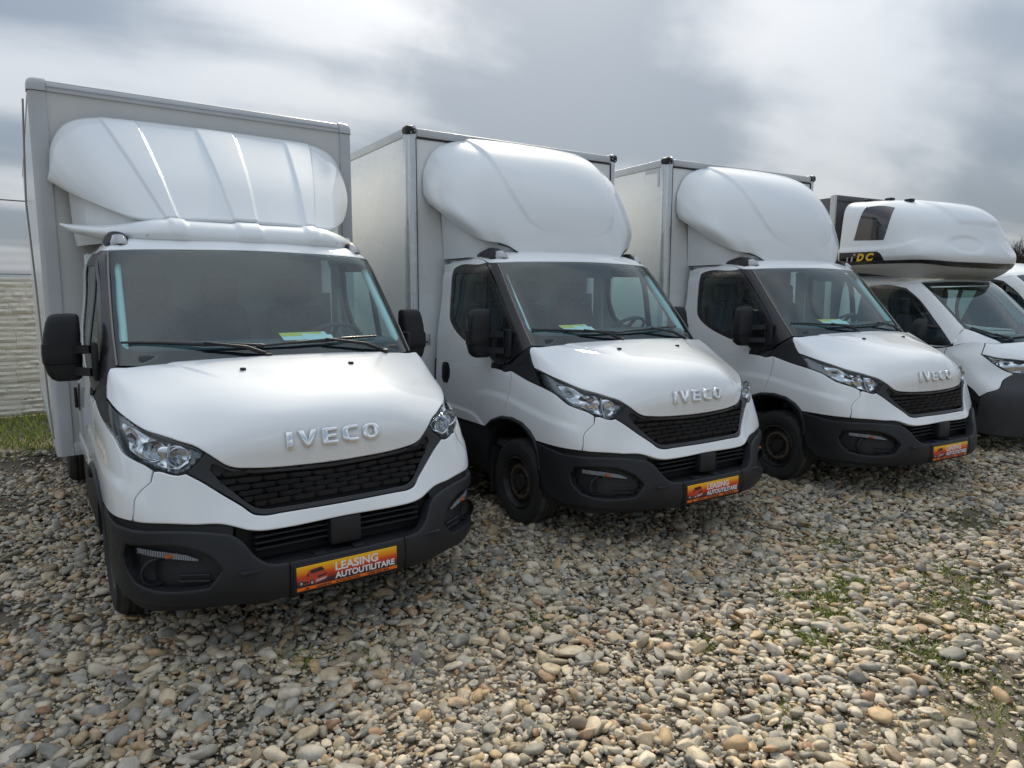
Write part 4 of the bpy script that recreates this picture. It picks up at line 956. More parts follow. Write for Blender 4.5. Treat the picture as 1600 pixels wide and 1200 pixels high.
    # glossy seal along each pillar
    for s in (1, -1):
        pts = [on(SG, *q, .003)[0] for q in ((.806, 1.568, 1.984), (.8195, 1.472, 1.89), (.8365, 1.306, 1.696), (.8495, 1.154, 1.524), (.857, 1.012, 1.364))]
        MB().tube([(p.x*s, p.y, p.z) for p in pts], .006, 6).build('pillar_seal', 'grey_seal', root, 80)
    ws = obj('windscreen', panel_mesh('windscreen', SG, WSCREEN, sym=True, h=.05, thick=0, bev=.001), 'glass', root)
    obj('frit_band', panel_mesh('frit_band', SG, WSCREEN, holes=[(CLEAR, True)], sym=True, off=-.004, thick=0, h=.05, bev=.001), 'frit', ws)
    obj('sensor_patch', panel_mesh('sensor_patch', SG, [(0, 1.397, 1.99), (.19, 1.40, 1.988), (.195, 1.372, 1.96), (.178, 1.30, 1.885), (.165, 1.293, 1.877), (0, 1.291, 1.877)], sym=True, off=-.006, thick=0, h=.05, bev=.001), 'frit', ws)
    obj('roof', panel_mesh('roof', SG, ROOF, sym=True, h=.04, thick=.02), 'white_paint', root)
    # ---- marker lamps on the roof corners
    for s in (1, -1):
        b = MB(); rows = []
        for (y, w, hh) in ((1.575, .030, .006), (1.585, .060, .030), (1.62, .070, .048), (1.68, .072, .058), (1.76, .066, .055), (1.86, .05, .03), (1.92, .03, .008)):
            cx_ = .742+.05*(y-1.6)*s*0+.02*(y-1.6); zb = np.interp(y, [1.57, 1.66, 1.75, 1.95], [2.018, 2.050, 2.064, 2.075])-.012
            rows.append([(s*(cx_+w*a_), y+.05*max(0, a_), zb+(hh+.012)*max(0.0, 1-abs(a_)**3.0)) for a_ in np.linspace(-1, 1, 13)])
        b.grid(rows); o = b.build('marker_lamp', 'black_plastic', root, 60)
        b = MB(); rows = []
        for (y, w, hh) in ((1.566, .040, .006), (1.574, .050, .020), (1.595, .054, .034), (1.625, .052, .044)):
            zb = np.interp(y, [1.57, 1.66], [2.020, 2.052])-.006
            rows.append([(s*(.742+.02*(y-1.6)+w*a_), y-.004+.05*max(0, a_), zb+(hh+.014)*max(0.0, 1-abs(a_)**4.0)) for a_ in np.linspace(-1, 1, 13)])
        b.grid(rows); b.build('lamp_lens', 'marker_lens', o, 60)
    # ---- wipers
    def wiper(pivot, mid, a_, b_):
        P0, _ = on(SG, *pivot, .012); Pm, _ = on(SG, *mid, .045); A, _ = on(SG, *a_, .016); B, _ = on(SG, *b_, .016); M, _ = on(SG, *mid, .026)
        w = MB().tube([P0, P0.lerp(Pm, .35)+Vector((0, -.01, .02)), Pm], [.014, .011, .007], 8).build('wiper', 'black_plastic', root, 60)
        MB().tube([P0+Vector((0, 0, -.02)), P0+Vector((0, -.01, .012))], .02, 10).build('wiper_pivot', 'black_plastic', w)
        MB().tube([A, A.lerp(M, .5)+Vector((0, -.008, .004)), M, M.lerp(B, .5)+Vector((0, -.008, .004)), B], [.007, .009, .012, .009, .007], 6).build('wiper_blade', 'black_gloss', w, 60)
    wiper((-.111, .90, 1.372), (-.44, .945, 1.45), (-.815, 1.08, 1.468), (-.12, .92, 1.437)); wiper((.63, .93, 1.372), (.24, .93, 1.445), (-.165, .92, 1.43), (.60, .985, 1.465))
    # ---- inside the cab
    inr = MB().box(-.80, .80, 1.06, 1.42, 1.30, 1.455, .04, 3)
    inr.box(-.76, .76, .96, 1.10, 1.25, 1.415, .02).box(-.84, .84, 1.10, 1.45, .75, 1.32, .03).build('dashboard', 'interior', root)
    MB().box(-.90, .90, 2.375, 2.39, .5, 1.30).box(-.84, .84, 2.376, 2.389, 1.3005, 1.75).box(-.77, .77, 2.375, 2.39, 1.7505, 2.055).build('cab_rear_wall', 'bulkhead', root)
    MB().box(-.90, .90, .9, 2.40, .55, .60).build('cab_floor', 'interior', root)
    MB().box(-.74, .74, 1.60, 2.39, 2.045, 2.052).build('headlining', 'cab_trim', root)
    for x, w in ((-.50, .44), (-.05, .40), (.50, .46)):
        st = MB().box(x-w/2, x+w/2, 1.72, 2.16, .95, 1.10, .05, 3).build('seat', 'seat_cloth', root)
        rot = Matrix.Rotation(R(-12), 3, 'X'); MB().box(x-w/2+.01, x+w/2-.01, 2.08, 2.20, 1.05, 1.66, .055, 3, rot, (x, 2.14, 1.08)).build('backrest', 'seat_cloth', st)
        MB().box(x-.13, x+.13, 2.20, 2.29, 1.66, 1.86, .04, 3).build('headrest', 'seat_cloth', st)
        for dx in (-.06, .06): MB().tube([(x+dx, 2.235, 1.6), (x+dx, 2.245, 1.70)], .007, 6).build('headrest_post', 'interior', st)
    sw = MB(); c = Vector((.50, 1.50, 1.42)); nrm = Vector((0, .62, .78)).normalized(); e1 = Vector((1, 0, 0)); e2 = nrm.cross(e1)
    sw.tube([c+(e1*math.cos(a_)+e2*math.sin(a_))*.19 for a_ in np.linspace(0, 2*math.pi, 33)], .015, 8, False)
    for a_ in (0, math.pi, -math.pi/2): sw.tube([c, c+(e1*math.cos(a_)+e2*math.sin(a_))*.19], .016, 6)
    sw.box(c.x-.07, c.x+.07, c.y-.03, c.y+.03, c.z-.05, c.z+.05, .02); sw.build('steering_wheel', 'interior', root)
    for s in (1, -1):
        pts = [on(SG, *q, -.05)[0] for q in ((.80, 1.50, 1.93), (.815, 1.40, 1.81), (.828, 1.25, 1.65), (.84, 1.12, 1.50), (.845, 1.06, 1.43))]
        MB().tube([(p.x*s, p.y, p.z) for p in pts], .028, 8).build('inner_pillar_trim', 'cab_trim', root, 60)
        MB().box(*sorted((s*.84, s*.875)), 2.22, 2.36, 1.2, 2.0, .01).build('inner_door_post', 'cab_trim', root)
        MB().box(*sorted((s*.88, s*.915)), 1.2, 2.36, .8, 1.30, .01).build('door_card', 'interior', root)
    # ---- chassis and rear wheels
    ch = MB()
    for x in (-.40, .34): ch.box(x, x+.06, .6, 6.6, .45, .60)
    ch.box(-.85, .85, 4.35, 4.45, .30, .38).box(-.45, .45, .75, 1.0, .30, .55).box(-.7, -.42, 2.7, 3.6, .30, .58, .03).box(.42, .75, 2.7, 3.3, .30, .55, .03)
    ch.build('chassis', 'dark_void', root)
    for s in (1, -1): wheel(root, (s*.985, 4.4, .325), s)
mat('lamp_ribbing', (.30, .31, .35), .25); mat('lamp_back', (.20, .21, .22), .25, metal=.8); mat('grey_seal', (.22, .19, .175), .3); mat('marker_lens', (.40, .41, .43), .12, coat=1.0, bump=(90, .6))

# ------------------------------------------------------------------ cargo bodies
def profile_post(x0, y0, x1, y1, z0, z1, r, n=6):
    """vertical corner post: square section with the outer corner rounded (corner at x1,y0)"""
    s = 1 if x1 > x0 else -1; pts = [(x0, y0), (x1-s*r, y0)]
    for k in range(1, n): a = math.pi/2*k/n; pts.append((x1-s*r+s*r*math.sin(a), y0+r-r*math.cos(a)))
    pts += [(x1, y0+r), (x1, y1), (x0, y1)]
    if s < 0: pts = pts[::-1]
    return MB().prism([(x, y, z0) for x, y in pts], (0, 0, z1-z0))
def cargo_box_grey(root):
    hw, y0, y1, z0, z1 = 1.112, 2.50, 6.75, .61, 3.145
    b = MB().box(-hw+.012, hw-.012, y0+.014, y1, z0, z1-.015); bx = b.build('cargo_box', 'box_front', root)
    for s in (1, -1):
        profile_post(s*1.012, y0+.002, s*hw, y0+.10, z0, 3.058, .035).build('corner_post', 'box_profile', bx, 40)
        MB().box(*sorted((s*(hw-.016), s*(hw-.006))), y0+.103, y1-.003, z0+.103, z1-.085).build('side_panel', 'box_panel', bx)
        MB().box(*sorted((s*(hw-.03), s*hw)), y0+.103, y1, z0-.02, z0+.10, .01).build('lower_rail', 'box_profile', bx)
        # side roof rail
        pr = [(hw-.09, 3.062), (hw-.002, 3.062)]+[(hw-.002-.055+.055*math.cos(a), 3.088+.055*math.sin(a)) for a in np.linspace(0, math.pi/2, 7)]+[(hw-.09, 3.143)]
        MB().prism([(s*x, y0+.103, z) for x, z in pr], (0, y1-y0-.103, 0)).build('roof_rail', 'box_profile', bx, 40)
        # moulded corner cap
        rows = []
        for (z, r) in ((3.062, 0.0), (3.10, 0.0), (3.125, .006), (3.142, .02), (3.150, .045)):
            ring = []
            for (cx_, cy_, a0) in ((hw+.004-.04-r*.4, y0-.004+.04+r*.4, -90),):
                pass
            xo, yo = hw+.005-r, y0-.005+r; rr = .038
            pts = [(1.008, y0+.108), (1.008, yo), (xo-rr, yo)]+[(xo-rr+rr*math.sin(a), yo+rr-rr*math.cos(a)) for a in np.linspace(.2, math.pi/2, 6)]+[(xo, y0+.108)]
            rows.append([(s*x, y, z) for x, y in pts])
        c = MB().grid(rows, closed_u=True); c.poly(rows[-1], [tuple(range(len(rows[-1])))]); c.build('corner_cap', 'box_profile', bx, 40)
    pr = [(y0+.09, 3.064), (y0+.001, 3.064)]+[(y0+.001+.055-.055*math.cos(a), 3.088+.055*math.sin(a)) for a in np.linspace(0, math.pi/2, 7)]+[(y0+.09, 3.143)]
    MB().prism([(-1.005, y, z) for y, z in pr], (2.01, 0, 0)).build('roof_rail', 'box_profile', bx, 40)
    MB().box(-1.005, 1.005, y0-.004, y0+.004, 3.092, 3.097).build('rail_bead', 'box_profile', bx)
    MB().box(-1.01, 1.01, y0+.0, y0+.03, z0, z0+.09, .005).build('lower_rail', 'box_profile', bx)
    return bx
def cargo_box_white(root):
    hw, y0, y1, z0, z1 = 1.185, 2.42, 6.7, .62, 3.155
    bx = MB().box(-hw+.02, hw-.02, y0+.012, y1, z0, z1-.02).build('cargo_box', 'box_panel', root)
    for s in (1, -1):
        profile_post(s*1.105, y0, s*hw, y0+.085, z0, 3.10, .075, 10).build('corner_post', 'aluminium', bx, 60)
        MB().box(*sorted((s*1.098, s*1.1045)), y0-.002, y0+.05, z0, 3.075).build('post_seal', 'black_plastic', bx)
        MB().box(*sorted((s*(hw-.03), s*(hw-.006))), y0+.09, y1-.003, z0+.11, 3.075).build('side_panel', 'box_panel', bx)
        MB().box(*sorted((s*(hw-.04), s*(hw+.004))), y0+.07, y1, 3.078, z1, .012, 2).build('roof_rail', 'box_profile', bx)
        MB().box(*sorted((s*(hw-.03), s*(hw+.002))), y0+.088, y1, z0-.02, z0+.105, .008).build('lower_rail', 'aluminium', bx)
        c = MB().box(*sorted((s*1.092, s*(hw+.008))), y0-.008, y0+.105, 3.094, 3.172, .030, 4); cap = c.build('corner_cap', 'black_plastic', bx, 40)
        for q in ((1.115, y0-.010, 3.125), (1.15, y0-.009, 3.11), (1.13, y0-.009, 3.15)): MB().lathe([(-.001, .0005), (-.001, .006), (.006, .006)], (s*q[0], q[1], q[2]), 'y', 8).build('cap_screw', 'grey_print', cap)
        MB().lathe([(-.004, .0005), (-.004, .012), (.012, .014)], (s*1.12, y0-.004, 3.158), 'y', 12).build('cap_plug', 'aluminium', cap)
    MB().box(-1.09, 1.09, y0-.006, y0+.06, 3.082, z1-.004, .012, 2).build('roof_rail', 'box_profile', bx)
    MB().box(-1.09, 1.09, y0+.004, y0+.02, 3.066, 3.0805).build('rail_seal', 'black_plastic', bx)
    MB().box(-1.10, 1.10, y0+.004, y0+.03, z0, z0+.10, .005).build('lower_rail', 'aluminium', bx)
    pl = MB().box(-1.055, -.985, y0+.006, y0+.014, 1.29, 1.385, .002).build('maker_plate', 'aluminium', bx); MB().lathe([(-.002, .0005), (-.002, .010), (.004, .010)], (-1.02, y0+.005, 1.315), 'y', 10).build('plate_stud', 'black_print', pl)
    return bx

# ------------------------------------------------------------------ roof spoilers
def shell(o, th=.018):
    m = o.modifiers.new('shell', 'SOLIDIFY'); m.thickness = th; m.offset = -1
def ribbed_spoiler(root):
    # upper shell: rows from the lower front edge up to the back outline against the box
    low = [(0, 1.63, 2.205), (.15, 1.63, 2.205), (.30, 1.635, 2.203), (.44, 1.65, 2.198), (.55, 1.69, 2.194), (.64, 1.75, 2.205), (.73, 1.86, 2.245), (.82, 2.0, 2.30), (.93, 2.22, 2.38), (1.015, 2.47, 2.47)]
    top = [(0, 2.47, 2.945), (.2, 2.47, 2.945), (.42, 2.47, 2.943), (.60, 2.47, 2.938), (.75, 2.47, 2.925), (.86, 2.47, 2.895), (.94, 2.47, 2.84), (.99, 2.47, 2.76), (1.018, 2.47, 2.66), (1.025, 2.47, 2.50)]
    low, top = np.array(low), np.array(top); rows = []
    for t, bul, bz in ((0, 0, 0), (.12, .035, -.01), (.35, .055, .02), (.6, .05, .035), (.82, .03, .04), (.94, .0, .03), (1.0, 0, 0)):
        tt = t
        r_ = low*(1-tt)+top*tt; k = np.linspace(1, .25, len(low)); r_[:, 1] -= bul*k*.9; r_[:, 2] += bz*k; r_[:, 0] *= 1+.02*np.sin(math.pi*tt)*np.linspace(0, 1, len(low)); rows.append([tuple(q) for q in r_])
    base = Surf(rows)
    def ribs(P):
        x, z = P[:, 0], P[:, 2]; t = np.clip((z-2.2)/.74, 0, 1); d = np.zeros(len(P))
        for c0, c1, w0, w1 in ((0, 0, .075, .135), (.435, .62, .035, .11), (-.435, -.62, .035, .11)):
            cx = c0+(c1-c0)*t; w = w0+(w1-w0)*t; d += .016*sstep(w-np.abs(x-cx), -.009, .009)
        return d*sstep(-z, -2.945, -2.90)
    S = Disp(base, ribs)
    sp = obj('roof_spoiler', surf_mesh('roof_spoiler', S, 0, 420, 50), 'white_fibreglass', root); shell(sp)
    # wing below it
    xs = [0, .2, .4, .50, .58, .64, .71, .80, .90, .97, 1.0]
    topz = [2.195, 2.196, 2.198, 2.200, 2.190, 2.180, 2.170, 2.168, 2.182, 2.196, 2.202]; botz = [2.03, 2.032, 2.038, 2.046, 2.052, 2.056, 2.064, 2.082, 2.115, 2.155, 2.185]
    yf = [1.50, 1.503, 1.515, 1.535, 1.56, 1.60, 1.68, 1.84, 2.06, 2.25, 2.33]; yb = [1.70, 1.70, 1.71, 1.73, 1.77, 1.82, 1.90, 2.04, 2.22, 2.35, 2.38]; rows = []
    for t in np.linspace(0, 1, 8):
        r_ = []
        for i, x in enumerate(xs):
            hgt = topz[i]-botz[i]
            prof = [(0.45, .0), (.10, .12), (0, .32), (.06, .55), (.24, .80), (.5, .95), (.78, 1.0), (1.0, .99)][int(round(t*7))]
            r_.append((x, yf[i]+(yb[i]-yf[i])*prof[0], botz[i]+hgt*prof[1]))
        rows.append(r_)
    wb = Surf(rows)
    def wribs(P):
        x = P[:, 0]; d = np.zeros(len(P))
        for c, w in ((0, .075), (.42, .045), (-.42, .045)): d += .012*sstep(w-np.abs(x-c), -.01, .01)
        return d*sstep(P[:, 2], 2.06, 2.10)
    lw = obj('lower_wing', surf_mesh('lower_wing', Disp(wb, wribs), 0, 200, 30), 'white_fibreglass', sp)
    for x in (-.62, -.24, .02, .28, .62):
        q, nn = on(wb, x, 1.52, 2.065, .001); MB().lathe([(-.002, .0005), (-.002, .006), (.004, .007)], q, 'y', 10).build('fixing_screw', 'grey_print', lw)
    for s in (1, -1):
        top_ = [(.50, 1.70, 2.20), (.60, 1.76, 2.205), (.70, 1.88, 2.25), (.79, 2.02, 2.305), (.87, 2.22, 2.385), (.93, 2.47, 2.48)]
        MB().grid([[(s*x, y, z) for x, y, z in top_], [(s*x*.985, y, 2.16) for x, y, z in top_], [(s*x*.97, y, 2.06) for x, y, z in top_]]).build('side_skirt', 'white_fibreglass', sp, 60)
    MB().box(-.7, .7, 1.75, 2.4, 2.10, 2.14).build('spoiler_floor', 'white_fibreglass', sp)
    return sp
def dome_spoiler(root):
    low = [(0, 1.575, 2.052), (.22, 1.580, 2.052), (.42, 1.60, 2.055), (.55, 1.635, 2.075), (.63, 1.675, 2.13), (.71, 1.725, 2.160), (.80, 1.80, 2.178), (.90, 2.0, 2.285), (.975, 2.2, 2.42), (1.02, 2.40, 2.545)]
    r2 = [(0, 1.578, 2.20), (.24, 1.585, 2.20), (.45, 1.615, 2.205), (.60, 1.665, 2.225), (.70, 1.715, 2.255), (.79, 1.775, 2.285), (.90, 1.865, 2.315), (.975, 2.04, 2.385), (1.01, 2.22, 2.47), (1.032, 2.40, 2.57)]
    r3 = [(0, 1.655, 2.48), (.26, 1.665, 2.48), (.48, 1.705, 2.485), (.66, 1.77, 2.49), (.78, 1.84, 2.50), (.885, 1.92, 2.505), (.965, 2.015, 2.515), (1.015, 2.14, 2.535), (1.035, 2.27, 2.56), (1.045, 2.40, 2.60)]
    r4 = [(0, 1.845, 2.78), (.27, 1.855, 2.78), (.51, 1.895, 2.78), (.69, 1.955, 2.775), (.815, 2.02, 2.76), (.905, 2.09, 2.735), (.97, 2.16, 2.705), (1.01, 2.24, 2.675), (1.038, 2.32, 2.655), (1.048, 2.405, 2.645)]
    r5 = [(0, 2.10, 2.99), (.28, 2.11, 2.99), (.53, 2.145, 2.985), (.71, 2.185, 2.965), (.84, 2.235, 2.925), (.925, 2.275, 2.875), (.985, 2.315, 2.81), (1.02, 2.35, 2.755), (1.04, 2.38, 2.715), (1.046, 2.408, 2.685)]
    r6 = [(0, 2.41, 3.115), (.28, 2.41, 3.113), (.53, 2.41, 3.105), (.71, 2.41, 3.085), (.85, 2.41, 3.04), (.935, 2.41, 2.985), (.99, 2.41, 2.91), (1.022, 2.41, 2.84), (1.04, 2.41, 2.78), (1.044, 2.41, 2.73)]
    base = Surf([low, r2, r3, r4, r5, r6]); seam = [(s_*x, y-.004, z-.004) for s_, q in ((-1, low[1:6][::-1]), (1, low[:6])) for x, y, z in q]
    def plateau(P):
        x, z = np.abs(P[:, 0]), P[:, 2]; xr = np.interp(z, [2.20, 2.24, 2.28, 2.34, 2.44, 2.60, 2.80, 3.0, 3.12], [0, .22, .36, .45, .51, .565, .605, .63, .635])
        return .020*sstep(xr-x, -.004, .020)*sstep(z, 2.2, 2.50)
    sp = obj('roof_spoiler', surf_mesh('roof_spoiler', Disp(base, plateau), 0, 220, 90), 'white_fibreglass', root); shell(sp)
    MB().tube(seam, .006, 6).build('base_gap_line', 'black_plastic', sp, 80)  # black tube drawn in as the dark gap between spoiler base and roof
    for s in (1, -1):
        top_ = [(.52, 1.64, 2.075), (.60, 1.70, 2.125), (.68, 1.75, 2.155), (.77, 1.83, 2.18), (.85, 2.0, 2.29), (.87, 2.2, 2.43), (.885, 2.40, 2.55)]
        MB().grid([[(s*x, y, z) for x, y, z in top_], [(s*min(x, .862)*.995, y+.02, 2.0+.62*(z-2.0)) for x, y, z in top_], [(s*min(x, .855)*.98, y+.03, 2.05) for x, y, z in top_]]).build('side_skirt', 'white_fibreglass', sp, 60)
    return sp

T1 = thing('box_truck', 'white box truck with a ribbed roof spoiler and grey box frame, nearest the concrete fence', 'truck', (0, 0, 0), 0.0, 'box trucks parked side by side')
build_cab(T1)
index_children()
T2 = copy_tree(T1); T3 = copy_tree(T1)
T2.location = (2.633, -.127, 0); T2.rotation_euler = (0, 0, -.0393); T2['label'] = 'white box truck with smooth domed spoiler parked between two other box trucks'
T3.location = (5.309, -.542, 0); T3.rotation_euler = (0, 0, -.1027); T3['label'] = 'white box truck with smooth domed spoiler parked beside the sleeper pod truck'
cargo_box_grey(T1); ribbed_spoiler(T1)
bx2 = cargo_box_white(T2); dsp = dome_spoiler(T2)
index_children(); bx3 = copy_tree(bx2, T3); copy_tree(dsp, T3)
MB().box(-1.186, -1.1795, 2.56, 2.76, 3.035, 3.070).build('tape_strip', 'box_profile', bx3); MB().box(-1.1865, -1.1795, 2.535, 2.559, 2.88, 3.070).build('tape_strip', 'box_profile', bx3)
# leaflets on the dashboards
def leaflet(t, x, y, rz, label):
    l = thing('leaflet', label, 'leaflet', t.matrix_basis @ Vector((x, y, 1.458)), t.rotation_euler.z+R(rz), 'leaflets on the dashboards')
    tilt = Matrix.Rotation(R(24), 4, 'X')
    for nm, b, m_ in (('sheet', MB().box(-.15, .15, -.05, .05, 0, .002), 'paper_white'), ('printed_band', MB().box(-.15, .12, .0, .048, .0022, .003), 'paper_yellow'), ('second_sheet', MB().box(-.02, .17, -.07, .015, .0035, .005, rot=Matrix.Rotation(R(-9), 3, 'Z'), at=(.07, -.03, 0)), 'paper_white')):
        me = b.mesh(nm); me.transform(tilt); me.transform(Matrix.Translation((0, 0, .022))); obj(nm, me, m_, l)
leaflet(T1, .19, 1.12, 4, 'yellow and white leaflet on the dashboard of the ribbed spoiler truck')
leaflet(T2, -.36, 1.12, 8, 'yellow and white leaflet on the dashboard of the middle box truck')
leaflet(T3, -.15, 1.12, -5, 'yellow and white leaflet on the dashboard of the truck beside the sleeper pod truck')
# cord hanging beside the first box
cp = [(-1.135, 2.62, 3.02), (-1.15, 2.62, 2.7), (-1.165, 2.62, 2.35), (-1.15, 2.62, 1.8), (-1.14, 2.62, 1.3), (-1.13, 2.62, .9), (-1.12, 2.62, .72)]
tag(MB().tube(cp, .006, 6).build('hanging_cord', 'cord'), 'thin brown cord hanging down beside the grey framed box', 'cord')

# ------------------------------------------------------------------ panel vans at the end of the row
def vside(z, x=.98): return [(x, 1.3, z), (x, 1.8, z), (x, 2.5, z)]
VBODY = [
 [(0, .12, .20), (.3, .13, .20), (.55, .19, .20), (.72, .28, .20), (.84, .38, .20), (.92, .52, .21), (.95, .67, .22)]+vside(.24, .955),
 [(0, .06, .45), (.3, .07, .45), (.55, .14, .45), (.72, .24, .45), (.85, .36, .45), (.94, .50, .45), (.975, .67, .45)]+vside(.46),
 [(0, .09, .70), (.3, .10, .70), (.55, .17, .70), (.72, .27, .70), (.855, .39, .70), (.945, .53, .70), (.98, .69, .70)]+vside(.70),
 [(0, .16, .88), (.3, .18, .88), (.52, .27, .88), (.68, .40, .885), (.82, .52, .89), (.93, .65, .89), (.975, .78, .89)]+vside(.88),
 [(0, .25, 1.02), (.3, .27, 1.02), (.5, .34, 1.025), (.66, .45, 1.04), (.80, .565, 1.055), (.90, .70, 1.06), (.962, .83, 1.04)]+vside(1.02),
 [(0, .38, 1.12), (.3, .40, 1.12), (.5, .45, 1.12), (.66, .53, 1.13), (.79, .63, 1.14), (.885, .75, 1.15), (.952, .89, 1.11)]+vside(1.09, .978),
 [(0, .60, 1.215), (.3, .61, 1.21), (.5, .64, 1.205), (.66, .67, 1.205), (.79, .70, 1.215), (.88, .79, 1.225), (.945, .93, 1.175)]+vside(1.145, .973)]
VGREEN = [
 [(0, .63, 1.20), (.3, .65, 1.21), (.5, .69, 1.235), (.66, .75, 1.275), (.77, .83, 1.33), (.83, .90, 1.365), (.88, .93, 1.30), (.93, .96, 1.20), (.965, 1.2, 1.15), (.97, 1.8, 1.14), (.97, 2.5, 1.14)],
 [(0, .98, 1.575), (.3, .995, 1.575), (.5, 1.03, 1.585), (.65, 1.075, 1.60), (.755, 1.13, 1.62), (.808, 1.18, 1.635), (.845, 1.22, 1.60), (.88, 1.28, 1.555), (.915, 1.48, 1.53), (.92, 1.9, 1.52), (.92, 2.5, 1.52)],
 [(0, 1.36, 1.915), (.3, 1.37, 1.912), (.5, 1.39, 1.908), (.64, 1.42, 1.902), (.74, 1.45, 1.897), (.785, 1.475, 1.892), (.81, 1.52, 1.885), (.83, 1.58, 1.875), (.85, 1.75, 1.87), (.86, 2.0, 1.865), (.86, 2.5, 1.865)],
 [(0, 1.47, 1.968), (.28, 1.475, 1.966), (.46, 1.49, 1.962), (.60, 1.51, 1.957), (.70, 1.54, 1.95), (.745, 1.57, 1.945), (.77, 1.61, 1.94), (.785, 1.67, 1.936), (.80, 1.8, 1.933), (.81, 2.05, 1.93), (.81, 2.5, 1.93)],
 [(0, 1.7, 2.0), (.2, 1.7, 2.0), (.32, 1.71, 1.998), (.42, 1.72, 1.996), (.48, 1.74, 1.994), (.51, 1.76, 1.992), (.53, 1.79, 1.99), (.54, 1.83, 1.99), (.55, 1.92, 1.99), (.55, 2.1, 1.99), (.55, 2.5, 1.99)]]
VHOOD = [(0, .598, 1.213), (.3, .608, 1.209), (.5, .635, 1.204), (.70, .678, 1.207), (.778, .692, 1.211), (.82, .685, 1.15), (.862, .678, 1.092), (.80, .567, 1.066), (.66, .447, 1.048), (.58, .385, 1.04), (.45, .33, 1.026), (.3, .275, 1.018), (0, .255, 1.018)]
VHL = [(.867, .678, 1.086), (.80, .563, 1.060), (.66, .443, 1.042), (.55, .365, 1.030), (.50, .32, 1.0), (.51, .29, .93), (.60, .36, .892), (.68, .43, .886), (.76, .50, .928), (.82, .575, .995)]
VBUMP = [(0, .24, 1.010), (.3, .265, 1.010), (.44, .32, 1.015), (.49, .32, .99), (.505, .285, .925), (.60, .355, .884), (.69, .425, .878), (.80, .47, .80), (.895, .45, .735), (.95, .545, .675), (.975, .60, .625), (.968, .62, .45), (.952, .66, .235), (.92, .52, .222), (.84, .385, .212), (.72, .285, .21), (.55, .195, .21), (.3, .135, .21), (0, .125, .21)]
VFENDER = [(.70, .43, .884), (.764, .50, .922), (.824, .58, .990), (.872, .685, 1.085), (.83, .69, 1.150), (.79, .702, 1.212), (.88, .788, 1.222), (.943, .928, 1.172), (.962, 1.0, 1.155), (.978, 1.03, .98), (.98, 1.13, .805), (.98, .98, .825), (.98, .83, .795), (.978, .69, .715), (.975, .61, .635), (.952, .55, .682), (.90, .455, .742), (.805, .478, .808)]
VDOOR = [(.965, 1.01, 1.150), (.975, 1.4, 1.14), (.973, 2.44, 1.14), (.98, 2.44, .9), (.98, 2.44, .45), (.98, 1.38, .45), (.98, 1.34, .60), (.98, 1.25, .735), (.98, 1.14, .805), (.978, 1.04, .98)]
VUP = [(.785, 1.472, 1.889), (.808, 1.184, 1.637), (.832, .902, 1.364), (.88, .932, 1.302), (.93, .962, 1.203), (.965, 1.2, 1.153), (.97, 1.8, 1.143), (.97, 2.45, 1.143), (.92, 2.45, 1.52), (.862, 2.45, 1.862), (.85, 1.8, 1.870), (.83, 1.59, 1.876), (.81, 1.525, 1.885)]
VWIN = [(.940, .965, 1.185), (.905, 1.18, 1.43), (.868, 1.47, 1.73), (.853, 1.60, 1.822), (.85, 1.70, 1.842), (.85, 2.12, 1.845), (.87, 2.17, 1.78), (.94, 2.18, 1.4), (.962, 2.12, 1.23), (.966, 1.6, 1.18), (.963, 1.2, 1.165)]
VGLASS = [(.928, 1.06, 1.26), (.90, 1.24, 1.47), (.872, 1.47, 1.71), (.858, 1.62, 1.80), (.855, 2.10, 1.815), (.94, 2.13, 1.38), (.958, 2.08, 1.25), (.962, 1.5, 1.22), (.953, 1.2, 1.205)]
VWS = [(0, 1.35, 1.910), (.3, 1.36, 1.907), (.5, 1.38, 1.903), (.70, 1.43, 1.895), (.775, 1.465, 1.888), (.802, 1.18, 1.635), (.824, .90, 1.364), (.77, .835, 1.335), (.66, .755, 1.28), (.5, .695, 1.238), (.3, .655, 1.213), (0, .635, 1.203)]
VCLEAR = [(0, 1.30, 1.865), (.3, 1.31, 1.862), (.5, 1.335, 1.858), (.68, 1.375, 1.852), (.75, 1.40, 1.845), (.775, 1.18, 1.637), (.788, .94, 1.41), (.74, .875, 1.37), (.5, .75, 1.292), (.3, .71, 1.265), (0, .69, 1.255)]
VROOF = [(0, 1.375, 1.918), (.3, 1.385, 1.916), (.5, 1.405, 1.912), (.72, 1.455, 1.904), (.79, 1.485, 1.895), (.812, 1.53, 1.892), (.832, 1.59, 1.882), (.85, 1.78, 1.877), (.855, 2.45, 1.872), (.55, 2.45, 1.99), (.55, 2.1, 1.99), (.54, 1.83, 1.99), (.48, 1.74, 1.994), (.32, 1.71, 1.998), (0, 1.70, 2.0)]
VB, VG = Surf(VBODY), Surf(VGREEN)
mat('bumper_grey', (.035, .037, .041), .55, bump=(400, .15), noise=(5, .2))
